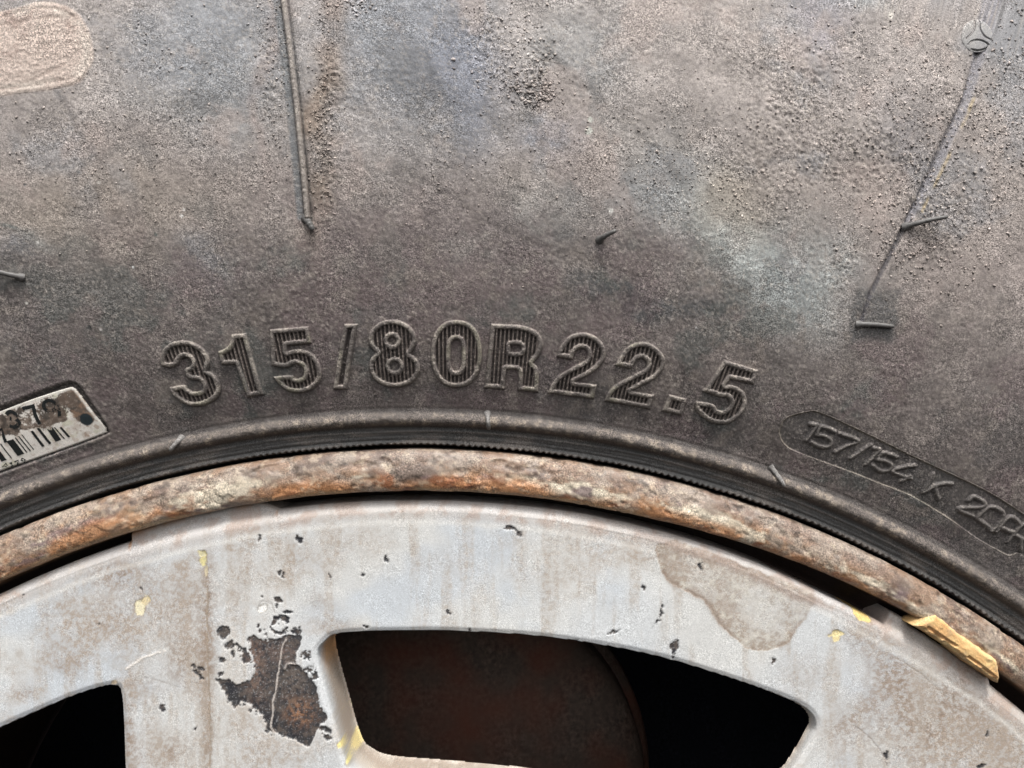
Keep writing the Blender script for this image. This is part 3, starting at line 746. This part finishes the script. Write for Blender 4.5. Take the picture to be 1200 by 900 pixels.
scale_n = fbm(arc, Rf * 1.0, 9, 4, 201, 0.6); pit = fbm(arc, Rf, 2.2, 3, 203, 0.6)
flake = sst(0.47, 0.56, fbm(arc * 0.7, Rf, 5.5, 4, 205, 0.6))
rust_low = sst(0.52, 0.82, q + 0.5 * (fbm(arc, Rf, 14, 3, 207) - .5))
h = 0.34 * (scale_n - .5) + 0.26 * (pit - .5) + 0.28 * flake * sst(.3, .5, q) - 0.35 * sst(.62, .72, fbm(arc, Rf, 3.4, 3, 209))
c = np.empty(Rf.shape + (3,), dtype=np.float32); c[:] = (0.235, 0.158, 0.110)
c = mix(c, (0.33, 0.195, 0.11), sst(.45, .62, fbm(arc, Rf, 26, 3, 231, .5)) * sst(.15, .6, q) * .75)
c = mix(c, (0.16, 0.125, 0.11), sst(.42, .6, fbm(arc * .6, Rf, 18, 3, 233, .5)) * sst(.6, .2, q) * .5)
c = mix(c, (0.42, 0.27, 0.165), sst(-9, -16, np.degrees((Tf + math.pi) % (2 * math.pi) - math.pi)) * sst(.40, .62, fbm(arc, Rf, 8, 4, 235, .6)) * .6)
c = mix(c, (0.30, 0.25, 0.205), sst(.4, .65, fbm(arc, Rf, 3.2, 4, 211, .65)) * .8)
c = mix(c, (0.12, 0.088, 0.075), sst(.52, .7, fbm(arc, Rf, 5, 4, 213, .65)) * .7)
mid = np.exp(-((q - .64) / .22) ** 2)
prob = 0.30 + 0.55 * np.exp(-((np.degrees(Tf) - 13) / 9) ** 2) + 0.42 * np.exp(-((np.degrees(Tf) + 15) / 6) ** 2) + 0.35 * np.exp(-((np.degrees(Tf) - 32) / 5) ** 2)
white = sst(0.60, 0.70, fbm(arc * .7, Rf * 1.2, 9, 5, 215, .68) + 0.22 * mid * prob * 1.5 - 0.02) * sst(.22, .42, q) * (0.55 + .45 * prob)
c = mix(c, (0.64, 0.57, 0.45), white * .92)
c = mix(c, (0.150, 0.105, 0.110), sst(.62, .70, fbm(arc, Rf * 1.4, 7, 4, 217, .6)) * sst(.3, .5, q) * .8)
c = mix(c, (0.42, 0.195, 0.085), rust_low * sst(.34, .58, fbm(arc, Rf, 9, 4, 219, .6)) * .85)
c = mix(c, (0.23, 0.085, 0.040), sst(.58, .7, fbm(arc, Rf, 5, 4, 221, .6)) * sst(.35, .7, q) * .75)
c = mix(c, (0.50, 0.36, 0.20), np.exp(-((q - .96) / .07) ** 2) * .55 * sst(.4, .6, fbm(arc, Rf, 12, 3, 223)))
c = mix(c, (0.60, 0.50, 0.37), sst(.60, .76, fbm(arc, Rf, 1.3, 3, 225, .6)) * .33)
c = c * (1 - 0.45 * sst(.60, .76, fbm(arc, Rf, 1.5, 3, 227, .6)))[..., None]
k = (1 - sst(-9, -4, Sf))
c = mix(c, (0.035, 0.022, 0.018), k)  # inner shade of gutter and barrel put into the colour
Sf = Sf + h * lipm
Rf2 = Rf + h * lipm * np.clip((Rf - 292.25) / 6, -1, 1) * 0.6
U = Rf2 * np.sin(Tf); V = Rf2 * np.cos(Tf)
F, _ = grid_faces(len(rp), len(TR), wrap=True)
rim = mesh_obj('rim', to3(U, V, Sf).reshape(-1, 3), F[:, ::-1], M_RUST, wheel, c.reshape(-1, 3))
rim['label'] = 'rusty rolled rim flange with flaking pale paint'

# ------------------------------------------------------------------ silver wheel disc with windows
WB = outline([(372, 772), (380, 752), (400, 742.5), (460, 740), (545, 740.5), (650, 748), (760, 767), (850, 793), (915, 816), (947, 832), (957, 850), (948, 872), (920, 915), (880, 960), (840, 985), (740, 960), (620, 938), (520, 928), (450, 922), (422, 912), (405, 893), (388, 835)], conv=df, n=5)
WA = outline([(-110, 905), (-60, 880), (0, 853), (40, 835), (80, 818), (115, 806.5), (133, 804), (141, 812), (144, 850), (146, 900), (150, 985), (140, 1010), (60, 1040), (-20, 1080), (-90, 1110), (-125, 1080), (-160, 1000), (-150, 940)], conv=df, n=4)
def rot(P, deg):
    a = R(deg); return np.stack([P[:, 0] * math.cos(a) + P[:, 1] * math.sin(a), -P[:, 0] * math.sin(a) + P[:, 1] * math.cos(a)], 1)
WINS = [WB, WA] + [rot(WB[::3], 45.4 * k) for k in range(1, 7)]
TD, dnd = th_samples(-45.0, 43.0, 0.068, 0.75)
# outer radius of the disc against angle (degrees)
kx = [-40, -28, -17.05, -16.9, -14, -9.4, -8.1, 0, 10, 20, 25, 28.8, 28.9, 29.9, 30.0, 30.15, 35.9, 36.1, 40]
ky = [283, 283, 283.6, 286.7, 287.2, 287.1, 283.3, 283.0, 283.3, 282.9, 281.8, 282.0, 286.2, 286.4, 286.2, 285.4, 285.0, 283.8, 283]
td = (np.degrees(TD) + 180) % 360 - 180
Ro = np.interp(td, kx, ky) + 0.25 * (fbm(TD * 290, TD * 0, 8, 4, 301) - .5) * dnd
rows = np.concatenate([[-14, -9, -5.5, -3.4, -2.2, -1.4, -0.8, -0.3], np.arange(0.0, 93, 0.29)])   # distance inwards from the edge; negatives = turned-back lip
inner = np.array([95, 100, 107, 118, 130, 142])
allr = np.concatenate([rows, inner])
x = allr[:, None] + 0 * TD[None]
Rr = np.where(x < 0, Ro[None] - 0.25 * np.minimum(-x, 2) * 0 , Ro[None] - x)
lipd = np.where(x < 0, x, 0)
# bevelled outer edge: falls away over the outer 5 mm
xb = 283.3 - Rr
bev = -2.1 * (1 - sst(-0.8, 4.2, xb)) ** 1.6 - 0.12 * np.clip(-xb, 0, 6) - 1.0 * (1 - sst(0, 1.0, x)) ** 2
S0 = FACE + bev + lipd
Tt = TD[None] + 0 * x
U = Rr * np.sin(Tt); V = Rr * np.cos(Tt)
dw = np.full(U.shape, 50.0)
for P in WINS: dw = np.minimum(dw, poly_near(U, V, P, pad=6.0) if True else 0)
def dents(u, v): return 0.5 * (fbm(u, v, 45, 2, 303) - .5) + 0.12 * (fbm(u, v, 9, 2, 305) - .5)
S0 = S0 + dents(U, V) * (x > 3)
# rolled window edge then a drafted wall 15 mm deep
edge = dw
cw = df([(955, 850)])[0]
thin = sst(34, 14, np.hypot(U - cw[0], V - cw[1]))           # the spoke thins out at this corner
S0 = S0 - 0.5 * sst(1.6, 0.0, edge) - np.clip(-(edge) / (1.55 - 1.0 * thin), 0, 1) ** 0.85 * (15.0 - 11.5 * thin)
keep = dw > -2.0 + 1.1 * thin
tail = sst(94, 142, x)                                      # off to the hub: dished outwards
S0 = S0 - 12 * np.sin(tail * math.pi / 2)

def paint_masks(u, v, x):
    """tint and relief of the weathered silver paint"""
    c = np.empty(u.shape + (3,), dtype=np.float32)
    n1 = fbm(u, v, 30, 4, 311, .55)
    c[:] = (0.505, 0.517, 0.520)
    c = mix(c, (0.53, 0.52, 0.49), sst(.42, .68, n1) * .6)
    c = mix(c, (0.44, 0.475, 0.51), sst(.52, .72, fbm(u, v, 24, 4, 312, .6)) * .6)
    c = c * (0.93 + 0.14 * fbm(u, v, 5, 4, 313, .6))[..., None]
    wu = u + 3.2 * (fbm(u, v, 9, 5, 315, .62) - .5); wv = v + 3.2 * (fbm(u, v, 9, 5, 317, .62) - .5)
    su = u + 1.3 * (fbm(u, v, 2.6, 4, 319, .65) - .5) * 2; sv = v + 1.3 * (fbm(u, v, 2.6, 4, 321, .65) - .5) * 2
    h = np.zeros(u.shape)
    grain = fbm(u, v, 1.0, 4, 323, .8)
    def stain(p, rx, ry, rotd, col, a, hard=False):
        nonlocal c
        w = df([p])[0]; ca, sa = math.cos(R(rotd)), math.sin(R(rotd))
        du = (wu - w[0]) * 4.1; dv = (wv - w[1]) * 4.1
        X = (du * ca + dv * sa) / rx; Y = (-du * sa + dv * ca) / ry
        q = np.exp(-(X * X + Y * Y)) if not hard else sst(1.1, .85, np.hypot(X, Y))
        c = mix(c, col, np.clip(q * a * (0.42 + 1.0 * sst(.36, .66, grain)), 0, .95))
    br = (0.25, 0.19, 0.145)
    for p, rx, ry, rt, a in [((140, 672), 42, 20, 10, .75), ((130, 725), 32, 30, 0, .45), ((222, 770), 28, 32, 0, .65), ((82, 781), 19, 11, 0, .75), ((28, 812), 17, 8, 0, .6), ((190, 882), 34, 24, 0, .7),
                             ((243, 750), 8, 110, 0, .95), ((243, 860), 8, 80, 0, .85), ((214, 745), 20, 60, 0, .45), ((152, 860), 8, 70, 0, .75), ((235, 700), 30, 30, 0, .4), ((340, 640), 26, 14, 0, .2), ((385, 735), 34, 10, 0, .55), ((375, 705), 14, 12, 0, .4),
                             ((280, 690), 10, 30, 0, .25), ((300, 780), 40, 30, 0, .25), ((350, 870), 50, 20, 0, .35), ((610, 675), 18, 9, 0, .25), ((520, 660), 40, 16, 0, .2), ((1010, 745), 22, 22, 0, .5),
                             ((1050, 800), 30, 50, 30, .75), ((1100, 850), 80, 70, 0, .8), ((1175, 870), 40, 60, 0, .6), ((1000, 840), 40, 14, 30, .55), ((940, 790), 30, 22, 0, .35), ((1150, 820), 40, 60, 20, .4), ((1130, 780), 26, 14, -35, .35), ((990, 870), 30, 30, 0, .35),
                             ((760, 640), 40, 18, -20, .3), ((460, 795), 20, 8, 0, .15), ((170, 800), 26, 20, 0, .3), ((60, 690), 30, 14, 0, .2)]:
        stain(p, rx, ry, rt, br, a)
    # grime washed down in faint vertical streaks and a general brown bloom at both sides
    sk = fbm(u, v * .12, 4, 4, 338, .6)
    c = mix(c, (0.36, 0.315, 0.27), sst(.50, .68, sk) * (.28 + .5 * sst(.4, .7, grain)))
    c = mix(c, (0.33, 0.275, 0.225), sst(.46, .66, fbm(u, v, 22, 5, 339, .6)) * (.30 + .6 * sst(.4, .65, grain)) * np.clip(.25 + np.abs(u - 12) / 90, 0, 1))
    # pinkish dust caught on the bevelled outer edge
    e = sst(6.5, 3.0, x + 2.0 * (fbm(u, v, 6, 4, 325) - .5))
    c = mix(c, (0.44, 0.40, 0.37), e * .6)
    c = mix(c, (0.36, 0.27, 0.22), e * sst(.5, .66, fbm(u, v, 5, 4, 327, .65)) * .6)
    # highlight band along the bevel crease, put into the colour
    c = mix(c, (0.66, 0.64, 0.60), np.exp(-((x - 6.2 + 1.2 * (fbm(u, v, 9, 3, 329) - .5)) / .8) ** 2) * .45)
    # right hand flaked area, bare undercoat seen inside a crisp curling outline
    Z = lambda pts: outline(pts, 700, 600, 2.4, conv=df, n=5)
    P = Z([(165, 95), (230, 85), (330, 120), (450, 165), (560, 205), (612, 235), (600, 275), (560, 330), (530, 370), (480, 388), (420, 382), (372, 345), (330, 300), (290, 245), (215, 205), (180, 160)])
    d = poly_near(u * .1 + su * .5 + wu * .4, v * .1 + sv * .5 + wv * .4, P, 8)
    ins = sst(0.12, -0.12, d)
    ins0 = ins; fr_ = df([(850, 700)])[0]; fade = sst(26, 6, (u - fr_[0]) * .9 + (v - fr_[1]) * .35)
    ins = ins * (.35 + .65 * fade) * (0.45 + 0.55 * np.exp(-np.clip(-d, 0, 99) / 5.0)) * (0.55 + 0.45 * sst(.4, .6, fbm(u, v, 8, 4, 336)))
    c = mix(c, (0.40, 0.355, 0.30), ins * .85)
    c = mix(c, (0.24, 0.185, 0.14), ins * sst(.42, .62, grain) * .75); c = mix(c, (0.27, 0.21, 0.165), ins * sst(.5, .68, fbm(u, v, 7, 5, 331, .65)) * .7)
    c = mix(c, (0.58, 0.56, 0.49), ins * sst(.56, .7, fbm(u, v, 2.4, 4, 334, .65)) * .6)
    c = mix(c, (0.215, 0.160, 0.122), np.exp(-((d + .45) / .8) ** 2) * .8 * (.15 + .85 * fade) * sst(.35, .55, fbm(u, v, 7, 3, 332)))
    c = mix(c, (0.25, 0.185, 0.15), sst(2.2, 0, line_near(wu, wv, df([(745, 622), (800, 643), (860, 664), (920, 690), (955, 705)]), 8)) * .6)
    h -= 0.10 * ins0 * fade; h += ins0 * 0.12 * (fbm(u, v, 1.5, 3, 333, .65) - .5)
    # big chip down to dark metal
    Z = lambda pts, n=3: outline(pts, 240, 680, 4.09, conv=df, n=n)
    P = Z([(215, 275), (260, 285), (330, 290), (380, 270), (455, 262), (450, 330), (440, 400), (500, 450), (540, 520), (550, 600), (560, 680), (530, 740), (490, 790), (450, 770), (370, 740), (305, 710), (270, 640), (235, 610), (185, 575), (145, 610), (110, 575), (70, 510), (50, 460), (110, 485), (205, 490), (245, 430), (240, 370), (215, 330)])
    d = poly_near(su, sv, P, 8)
    fl = [(352, 100, 11, 13), (350, 128, 8, 6), (395, 155, 14, 7), (275, 80, 5, 5), (85, 248, 26, 22), (125, 310, 22, 14), (135, 345, 9, 14), (78, 383, 17, 10), (200, 375, 17, 24), (190, 345, 10, 14), (435, 245, 18, 10), (485, 350, 10, 14), (490, 425, 20, 7), (270, 235, 8, 9),
          (255, 215, 5, 4), (780, 220, 7, 6), (575, 720, 26, 10), (590, 750, 16, 10), (570, 660, 14, 22), (555, 630, 12, 14), (520, 468, 9, 7), (75, 450, 10, 8)]
    def fleck(p, rx, ry, rotd=0.0):
        nonlocal d
        w = df([p])[0]; ca, sa = math.cos(R(rotd)), math.sin(R(rotd))
        mu = (u - w[0]) * 4.1; mv = (v - w[1]) * 4.1
        m = (np.abs(mu) < 60) & (np.abs(mv) < 60)
        X = (((su[m] - w[0]) * ca + (sv[m] - w[1]) * sa) * 4.1) / rx; Y = ((-(su[m] - w[0]) * sa + (sv[m] - w[1]) * ca) * 4.1) / ry
        d[m] = np.minimum(d[m], (np.hypot(X, Y) - 1) * min(rx, ry) / 4.1)
    for (a, b, rx, ry) in fl: fleck((240 + a / 4.09, 680 + b / 4.09), rx / 3.3, ry / 3.3)
    ring = (240 + 363 / 4.09, 680 + 215 / 4.09)
    w = df([ring])[0]
    rd = np.abs(np.hypot(su - w[0], sv - w[1]) - 2.2) - 0.55
    d = np.minimum(d, rd + 0.7 * sst(.5, .6, fbm(u, v, 2, 2, 335)))
    for p, rx, ry, rt in [((454, 654), 6, 3, -40), ((425, 673), 2.6, 1.8, 0), ((430, 734), 2.2, 2.2, 0), ((527, 717), 1.6, 2.2, 0), ((386, 677), 1.5, 2.5, 0), ((600, 620), 8, 2.6, -10), ((608, 625), 2.5, 5, 10), ((550, 738), 2, 1.6, 0), ((672, 751), 2.5, 1.2, 0),
                          ((791, 760), 3.2, 10, -18), ((788, 770), 2.5, 2, 0), ((777, 709), 1.0, 3, 0), ((773, 720), 1.0, 12, -28), ((718, 741), 8, 1.5, 15), ((906, 776), 3.5, 3, 0), ((822, 664), 2.4, 5, 0), ((190, 830), 3.6, 4, 0), ((229, 856), 2, 1.6, 0),
                          ((115, 730), 2, 1.6, 0), ((350, 632), 3, 5, 20), ((327, 671), 3, 2.5, 0), ((332, 675), 2, 2, 0), ((303, 632), 1.5, 2, 0), ((236, 783), 5, 3, -30), ((230, 788), 5, 3, 20), ((226, 781), 3, 3, 0), ((234, 792), 6, 2, -35), ((385, 676), 1.2, 3, 0),
                          ((165, 690), 1.2, 1.2, 0), ((28, 698), 1.8, 1.5, 0), ((754, 688), 1.6, 2.6, 0), ((1150, 899), 5, 2, 0), ((1040, 885), 2, 3, 0), ((1158, 860), 2, 4, 0)]:
        fleck(p, rx, ry, rt)
    fz = df([(330, 800)])[0]
    d = np.minimum(d, (0.60 - fbm(u, v, 1.7, 4, 337, .65)) * 4.0 + np.clip(d, 0, 9) * 0.42 + 3 * sst(14, 24, np.hypot(u - fz[0], (v - fz[1]) * .8)))
    d = d + 0.75 * (grain - .5) * (d > -1.5) * (d < 3)
    chip = sst(0.10, -0.10, d)
    cc = np.zeros_like(c) + np.array([0.036, 0.035, 0.037])
    cc = mix(cc, (0.022, 0.022, 0.026), sst(.5, .65, fbm(u, v, 4, 4, 341, .65)))
    cc = mix(cc, (0.15, 0.118, 0.095), sst(.48, .64, fbm(u, v, 1.4, 4, 343, .7)) * .42)
    for p, rx, ry, a, col in (((300, 780), 13, 44, .75, (0.150, 0.100, 0.078)), ((352, 835), 16, 16, .85, (0.24, 0.125, 0.070)), ((330, 765), 22, 14, .6, (0.14, 0.10, 0.085)), ((345, 800), 16, 20, .5, (0.15, 0.12, 0.10))):
        w = df([p])[0]; q = np.exp(-(((wu - w[0]) * 4.1 / rx) ** 2 + ((wv - w[1]) * 4.1 / ry) ** 2)); cc = mix(cc, col, q * a * (.1 + 1.2 * sst(.38, .62, grain)))
    cr = line_near(u + .25 * (su - u), v, outline([(388, 285), (370, 330), (358, 420), (345, 500), (330, 570), (325, 650), (318, 700), (340, 740)], 240, 680, 4.09, closed=False, conv=df, n=4))
    cr2 = line_near(su, v, outline([(380, 430), (400, 400), (435, 405)], 240, 680, 4.09, closed=False, conv=df, n=4))
    cr = np.minimum(cr, cr2 + .12)
    cc = mix(cc, (0.47, 0.42, 0.38), sst(.34, .12, cr + .6 * (grain - .5)) * .85)
    c = c * (1 - chip[..., None]) + cc * chip[..., None]
    # blistered pale paint round the chip
    halo = sst(4.5, .3, d) * (1 - chip) * (poly_near(u, v, df([(270, 700), (420, 700), (440, 900), (270, 900)]), 6) < 3)
    c = mix(c, (0.60, 0.58, 0.545), halo * .30)
    h -= 0.32 * sst(.12, -.12, d); h += 0.03 * np.exp(-((d - .4) / .5) ** 2) * (d < 2)
    h += chip * (0.28 * (fbm(u, v, 1.8, 3, 345, .65) - .5) + 0.35 * sst(.55, .2, cr))
    # yellow primer chips
    for p, rx, ry, rt, col in [((238, 654), 4, 8, -6, (0.56, 0.50, 0.25)), ((236, 650), 6, 3, -25, (0.55, 0.50, 0.30)), ((165, 711), 6.5, 10, 8, (0.66, 0.60, 0.42)), ((169, 702), 5, 5, 0, (0.62, 0.52, 0.32)), ((1012, 722), 12, 6, -28, (0.66, 0.50, 0.19)), ((980, 745), 5, 7, -10, (0.66, 0.56, 0.30)),
                               ((980, 743), 8, 3.5, 0, (0.66, 0.56, 0.30)), ((412, 886), 9, 12, 0, (0.68, 0.60, 0.26)), ((403, 876), 7, 4, -40, (0.68, 0.58, 0.26)), ((242, 668), 2, 8, 0, (0.5, 0.43, 0.3)), ((308, 713), 6, 4, 30, (0.70, 0.69, 0.66)), ((133, 800), 4, 4, 0, (0.55, 0.45, 0.33))]:
        w = df([p])[0]; ca, sa = math.cos(R(rt)), math.sin(R(rt))
        X = (((su - w[0]) * ca + (sv - w[1]) * sa) * 4.1) / rx; Y = ((-(su - w[0]) * sa + (sv - w[1]) * ca) * 4.1) / ry
        q = np.hypot(X, Y); k = sst(1.08, .92, q)
        c = mix(c, col, k); h -= 0.14 * k
        c = mix(c, (0.22, 0.17, 0.10), np.exp(-((q - 1.05) / .10) ** 2) * .5)
    # hairline cracks
    for pts, wd, col in [([(147, 785), (166, 772), (176, 768), (193, 763)], .28, (0.64, 0.60, 0.55)), ([(165, 793), (185, 798), (208, 805)], .1, (0.3, 0.28, 0.26)), ([(1000, 850), (1015, 860), (1033, 880), (1040, 897)], .14, (0.22, 0.19, 0.17)),
                         ([(1048, 770), (1080, 790), (1120, 830)], .12, (0.30, 0.26, 0.22)), ([(243, 690), (243, 760), (246, 830), (246, 900)], .22, (0.27, 0.22, 0.17)), ([(1110, 700), (1160, 760)], .2, (.3, .25, .2)), ([(322, 718), (318, 708), (306, 705), (302, 716)], .12, (.35, .33, .31)), ([(386, 745), (402, 742), (412, 744)], .2, (.33, .29, .25))]:
        k = line_near(u * .7 + su * .3, v * .7 + sv * .3, outline(pts, closed=False, conv=df, n=4))
        q = sst(wd * 1.6, wd * .6, k); c = mix(c, col, q * .85); h += (0.12 if col[0] > .5 else -0.08) * q
    return c, h

c, h = paint_masks(U, V, xb)
# orange rust creeping onto the touching lips, wall colours
lipt = sst(3.0, .2, x) * ((td > -17.2) & (td < -8.2))[None]
c = mix(c, (0.42, 0.22, 0.10), lipt * sst(.35, .55, fbm(U, V, 6, 3, 351)) * .8)
wall = sst(-0.15, -0.6, dw)
wc = mix(np.zeros_like(c) + np.array([0.42, 0.37, 0.315]), (0.30, 0.24, 0.19), sst(.45, .62, fbm(U * .7 + V * .7, S0, 3.5, 4, 353)) * .7)
w0 = df([(380, 772)])[0]; wc = mix(wc, (0.62, 0.36, 0.18), np.exp(-(np.hypot(U - w0[0], V - w0[1]) / 4.5) ** 2))
for p in ((404, 840), (412, 885)):
    w0 = df([p])[0]; wc = mix(wc, (0.70, 0.58, 0.28), sst(3.2, 2.0, np.hypot((U - w0[0]) * 1.5, V - w0[1]) + 5 * (fbm(U + V, S0, 3, 4, 355) - .5)))
c = c * (1 - wall[..., None]) + wc * wall[..., None]
S0 = S0 + h * dnd[None] * sst(-0.1, 0.5, dw)
S0 = S0 + 0.03 * (fbm(U, V, 1.1, 2, 357) - .5) * dnd[None]
F, used = grid_faces(len(allr), len(TD), keep=keep & (x > -99), wrap=False)
# close the ring between the last and first column
i = np.arange(len(allr) * len(TD)).reshape(len(allr), len(TD)); rm = np.full(i.size, -1); rm[used] = np.arange(len(used))
a, b = i[:-1, -1], i[1:, -1]; c2, d2 = i[1:, 0], i[:-1, 0]
Fw = np.stack([a, d2, c2, b], 1); Fw = rm[Fw]; Fw = Fw[(Fw >= 0).all(1)]
F = np.concatenate([F, Fw])
disc = mesh_obj('wheel_disc', to3(U, V, S0).reshape(-1, 3)[used], F[:, ::-1], M_PAINT, wheel, c.reshape(-1, 3)[used])
disc['label'] = 'silver painted disc with rounded windows and a black chipped patch'

# yellowed broken lip wedged between disc and flange
BT = outline([(1072, 734, 1), (1097, 720.5, 1), (1113, 733), (1135, 750), (1160, 768), (1169, 775), (1172, 788), (1171.5, 802, 1), (1160, 793), (1140, 780), (1120, 764), (1095, 746)], conv=lambda P: to_face(P, 3.3), n=5)
G1 = to_face([(1088, 736), (1112, 752), (1120, 757)], 3.3); G2 = to_face([(1135, 770), (1152, 782), (1168, 795)], 3.3)
lo = BT.min(0) - 1; hi = BT.max(0) + 1
uu, vv = np.meshgrid(np.arange(lo[0], hi[0], .13), np.arange(lo[1], hi[1], .13))
d = poly_sdf(uu + .9 * (fbm(uu, vv, 1.8, 4, 401, .6) - .5), vv + .9 * (fbm(uu, vv, 1.8, 4, 403, .6) - .5), BT)
lng = (uu - lo[0]) * .84 - (vv - hi[1]) * .54; acr = (uu - lo[0]) * .54 + (vv - hi[1]) * .84
hh = 1.3 * sst(.1, -1.0, d) + .5 * (fbm(lng * .25, acr, 2.2, 3, 405) - .5) + .35 * (fbm(uu, vv, 1.2, 4, 413, .65) - .5) - .55 * sst(.8, .1, line_dist(uu, vv, G1)) - .6 * sst(.7, .1, line_dist(uu, vv, G2)) + .03 * acr
cc = mix(np.zeros(uu.shape + (3,)) + np.array([0.57, 0.335, 0.14]), (0.62, 0.42, 0.19), sst(.4, .62, fbm(lng * .4, acr, 4, 3, 407)))
cc = mix(cc, (0.60, 0.31, 0.13), sst(.48, .64, fbm(lng * .35, acr, 3, 4, 409)) * .55)
cc = mix(cc, (0.36, 0.17, 0.07), np.maximum(sst(.5, .1, line_dist(uu, vv, G1)), sst(.45, .1, line_dist(uu, vv, G2))) * .7)
cc = mix(cc, (0.74, 0.62, 0.36), np.exp(-((d + .25) / .25) ** 2) * .35)
cc = mix(cc, (0.40, 0.29, 0.17), sst(.52, .7, fbm(uu, vv, 2.0, 4, 411, .7)) * .5)
ss = 2.3 + hh - 7 * sst(0, .45, d)
F, used = grid_faces(*uu.shape, keep=d < .42)
o = mesh_obj('broken_lip', to3(uu, vv, ss).reshape(-1, 3)[used], F, M_YELLOW, disc, cc.reshape(-1, 3)[used])
o['label'] = 'bright yellow broken edge piece at the flange'

# ------------------------------------------------------------------ dried mud crumbs on the sidewall
rng = np.random.RandomState(5)
t_ = (1 + 5 ** .5) / 2
ico = np.array([(-1, t_, 0), (1, t_, 0), (-1, -t_, 0), (1, -t_, 0), (0, -1, t_), (0, 1, t_), (0, -1, -t_), (0, 1, -t_), (t_, 0, -1), (t_, 0, 1), (-t_, 0, -1), (-t_, 0, 1)]) / 1.9
icf = np.array([(0, 11, 5), (0, 5, 1), (0, 1, 7), (0, 7, 10), (0, 10, 11), (1, 5, 9), (5, 11, 4), (11, 10, 2), (10, 7, 6), (7, 1, 8), (3, 9, 4), (3, 4, 2), (3, 2, 6), (3, 6, 8), (3, 8, 9), (4, 9, 5), (2, 4, 11), (6, 2, 10), (8, 6, 7), (9, 8, 1)])
Vs, Fs = [], []; nv = 0
SP = [((578, 40), 22, 50, 110, .28), ((625, 62), 18, 34, 90, .30), ((610, 100), 18, 20, 90, .32), ((632, 108), 14, 12, 130, .42), ((415, 5), 16, 10, 60, .36), ((381, 90), 11, 110, 300, .26), ((318, 80), 14, 110, 220, .24), ((374, 180), 12, 40, 160, .28),
      ((1010, 120), 150, 90, 700, .25), ((1090, 210), 70, 90, 700, .30), ((1085, 285), 40, 30, 140, .30), ((1180, 110), 30, 100, 300, .30), ((780, 190), 90, 60, 350, .22), ((860, 220), 90, 40, 300, .24), ((690, 160), 60, 60, 120, .2), ((120, 170), 110, 60, 260, .24), ((160, 60), 60, 50, 90, .24), ((540, 210), 40, 30, 80, .22), ((600, 160), 120, 100, 160, .22), ((200, 260), 120, 30, 90, .22)]
for cpt, sx, sy, num, sz in SP:
    num = int(num * 2.1)
    P = np.array(cpt) + rng.randn(num, 2) * np.array([sx, sy]) * .75
    P = P[(P[:, 1] < 400)]
    W2 = tf(P)
    for (a, b) in W2:
        k = sz * (0.50 + 1.5 * rng.rand() ** 3) * 1.2
        q = ico * (1 + .35 * rng.randn(12, 1)) * np.array([k * (1 + .4 * rng.rand()), k * .5, k]) * .5
        an = rng.rand() * 6.28
        q = np.stack([q[:, 0] * math.cos(an) - q[:, 2] * math.sin(an), q[:, 1], q[:, 0] * math.sin(an) + q[:, 2] * math.cos(an)], 1)
        Vs.append(np.array([a, b, 0])[None] + np.stack([q[:, 0], q[:, 2], q[:, 1]], 1)); Fs.append(icf + nv); nv += 12
Vs = np.concatenate(Vs); Fs = np.concatenate(Fs)
cu, cv = Vs[:, 0], Vs[:, 1]; ce = Vs.reshape(-1, 12, 3).mean(1)
cs = s_of_r(np.hypot(ce[:, 0], ce[:, 1])) + tyre_height(ce[:, 0], ce[:, 1], None, 1.0)
P3 = to3(cu, cv, Vs[:, 2] + np.repeat(cs, 12) + 0.05)
ct = mix(tyre_tint(cu, cv), (0.30, 0.25, 0.22), np.repeat(rng.rand(len(ce)), 12) * .7) * np.repeat(.60 + 0.95 * rng.rand(len(ce)), 12)[:, None]
mud = mesh_obj('dried_mud', P3, Fs, M_RUBBER, None, ct, smooth=False)
mud['kind'] = 'stuff'; mud['label'] = 'dried mud crumbs and grit stuck to the upper sidewall'; mud['category'] = 'mud'

# ------------------------------------------------------------------ brake chamber behind the windows, and an added dark disc
brake = bpy.data.objects.new('brake_chamber', None); COL.objects.link(brake); brake['_loc'] = [0, 0, 0]
brake['label'] = 'dark rusty round brake chamber behind the disc windows'; brake['category'] = 'brake chamber'
def revolve(name, prof, cu_, cv_, mat, parent, n=96):
    prof = np.array(prof, dtype=float); th = np.linspace(0, 2 * math.pi, n, endpoint=False)
    u = cu_ + prof[:, 0][:, None] * np.sin(th)[None]; v = cv_ + prof[:, 0][:, None] * np.cos(th)[None]; s = prof[:, 1][:, None] + 0 * u
    F, _ = grid_faces(len(prof), n, wrap=True)
    return mesh_obj(name, to3(u, v, s).reshape(-1, 3), F[:, ::-1], mat, parent)
bc = to_face([(520, 930)], -95)[0]
rb = 240 / 600 * TANH * (CAMD + 95)
revolve('chamber_housing', [(0.5, -84), (rb * .4, -85), (rb * .7, -87.5), (rb * .88, -91), (rb * .95, -94), (rb * .985, -97), (rb, -101), (rb, -150), (rb * .97, -200)], bc[0], bc[1], M_DRUM, brake)
revolve('clamp_band', [(rb * .985, -112), (rb * 1.02, -112), (rb * 1.045, -115), (rb * 1.045, -124), (rb * 1.02, -127), (rb * .985, -127)], bc[0], bc[1], M_DRUM, brake)
revolve('added_dark_backing', [(0.5, -205), (258, -205), (261, -212)], 0, 0, M_DARK, brake)  # added disc closing the barrel, near black to keep the inside dark
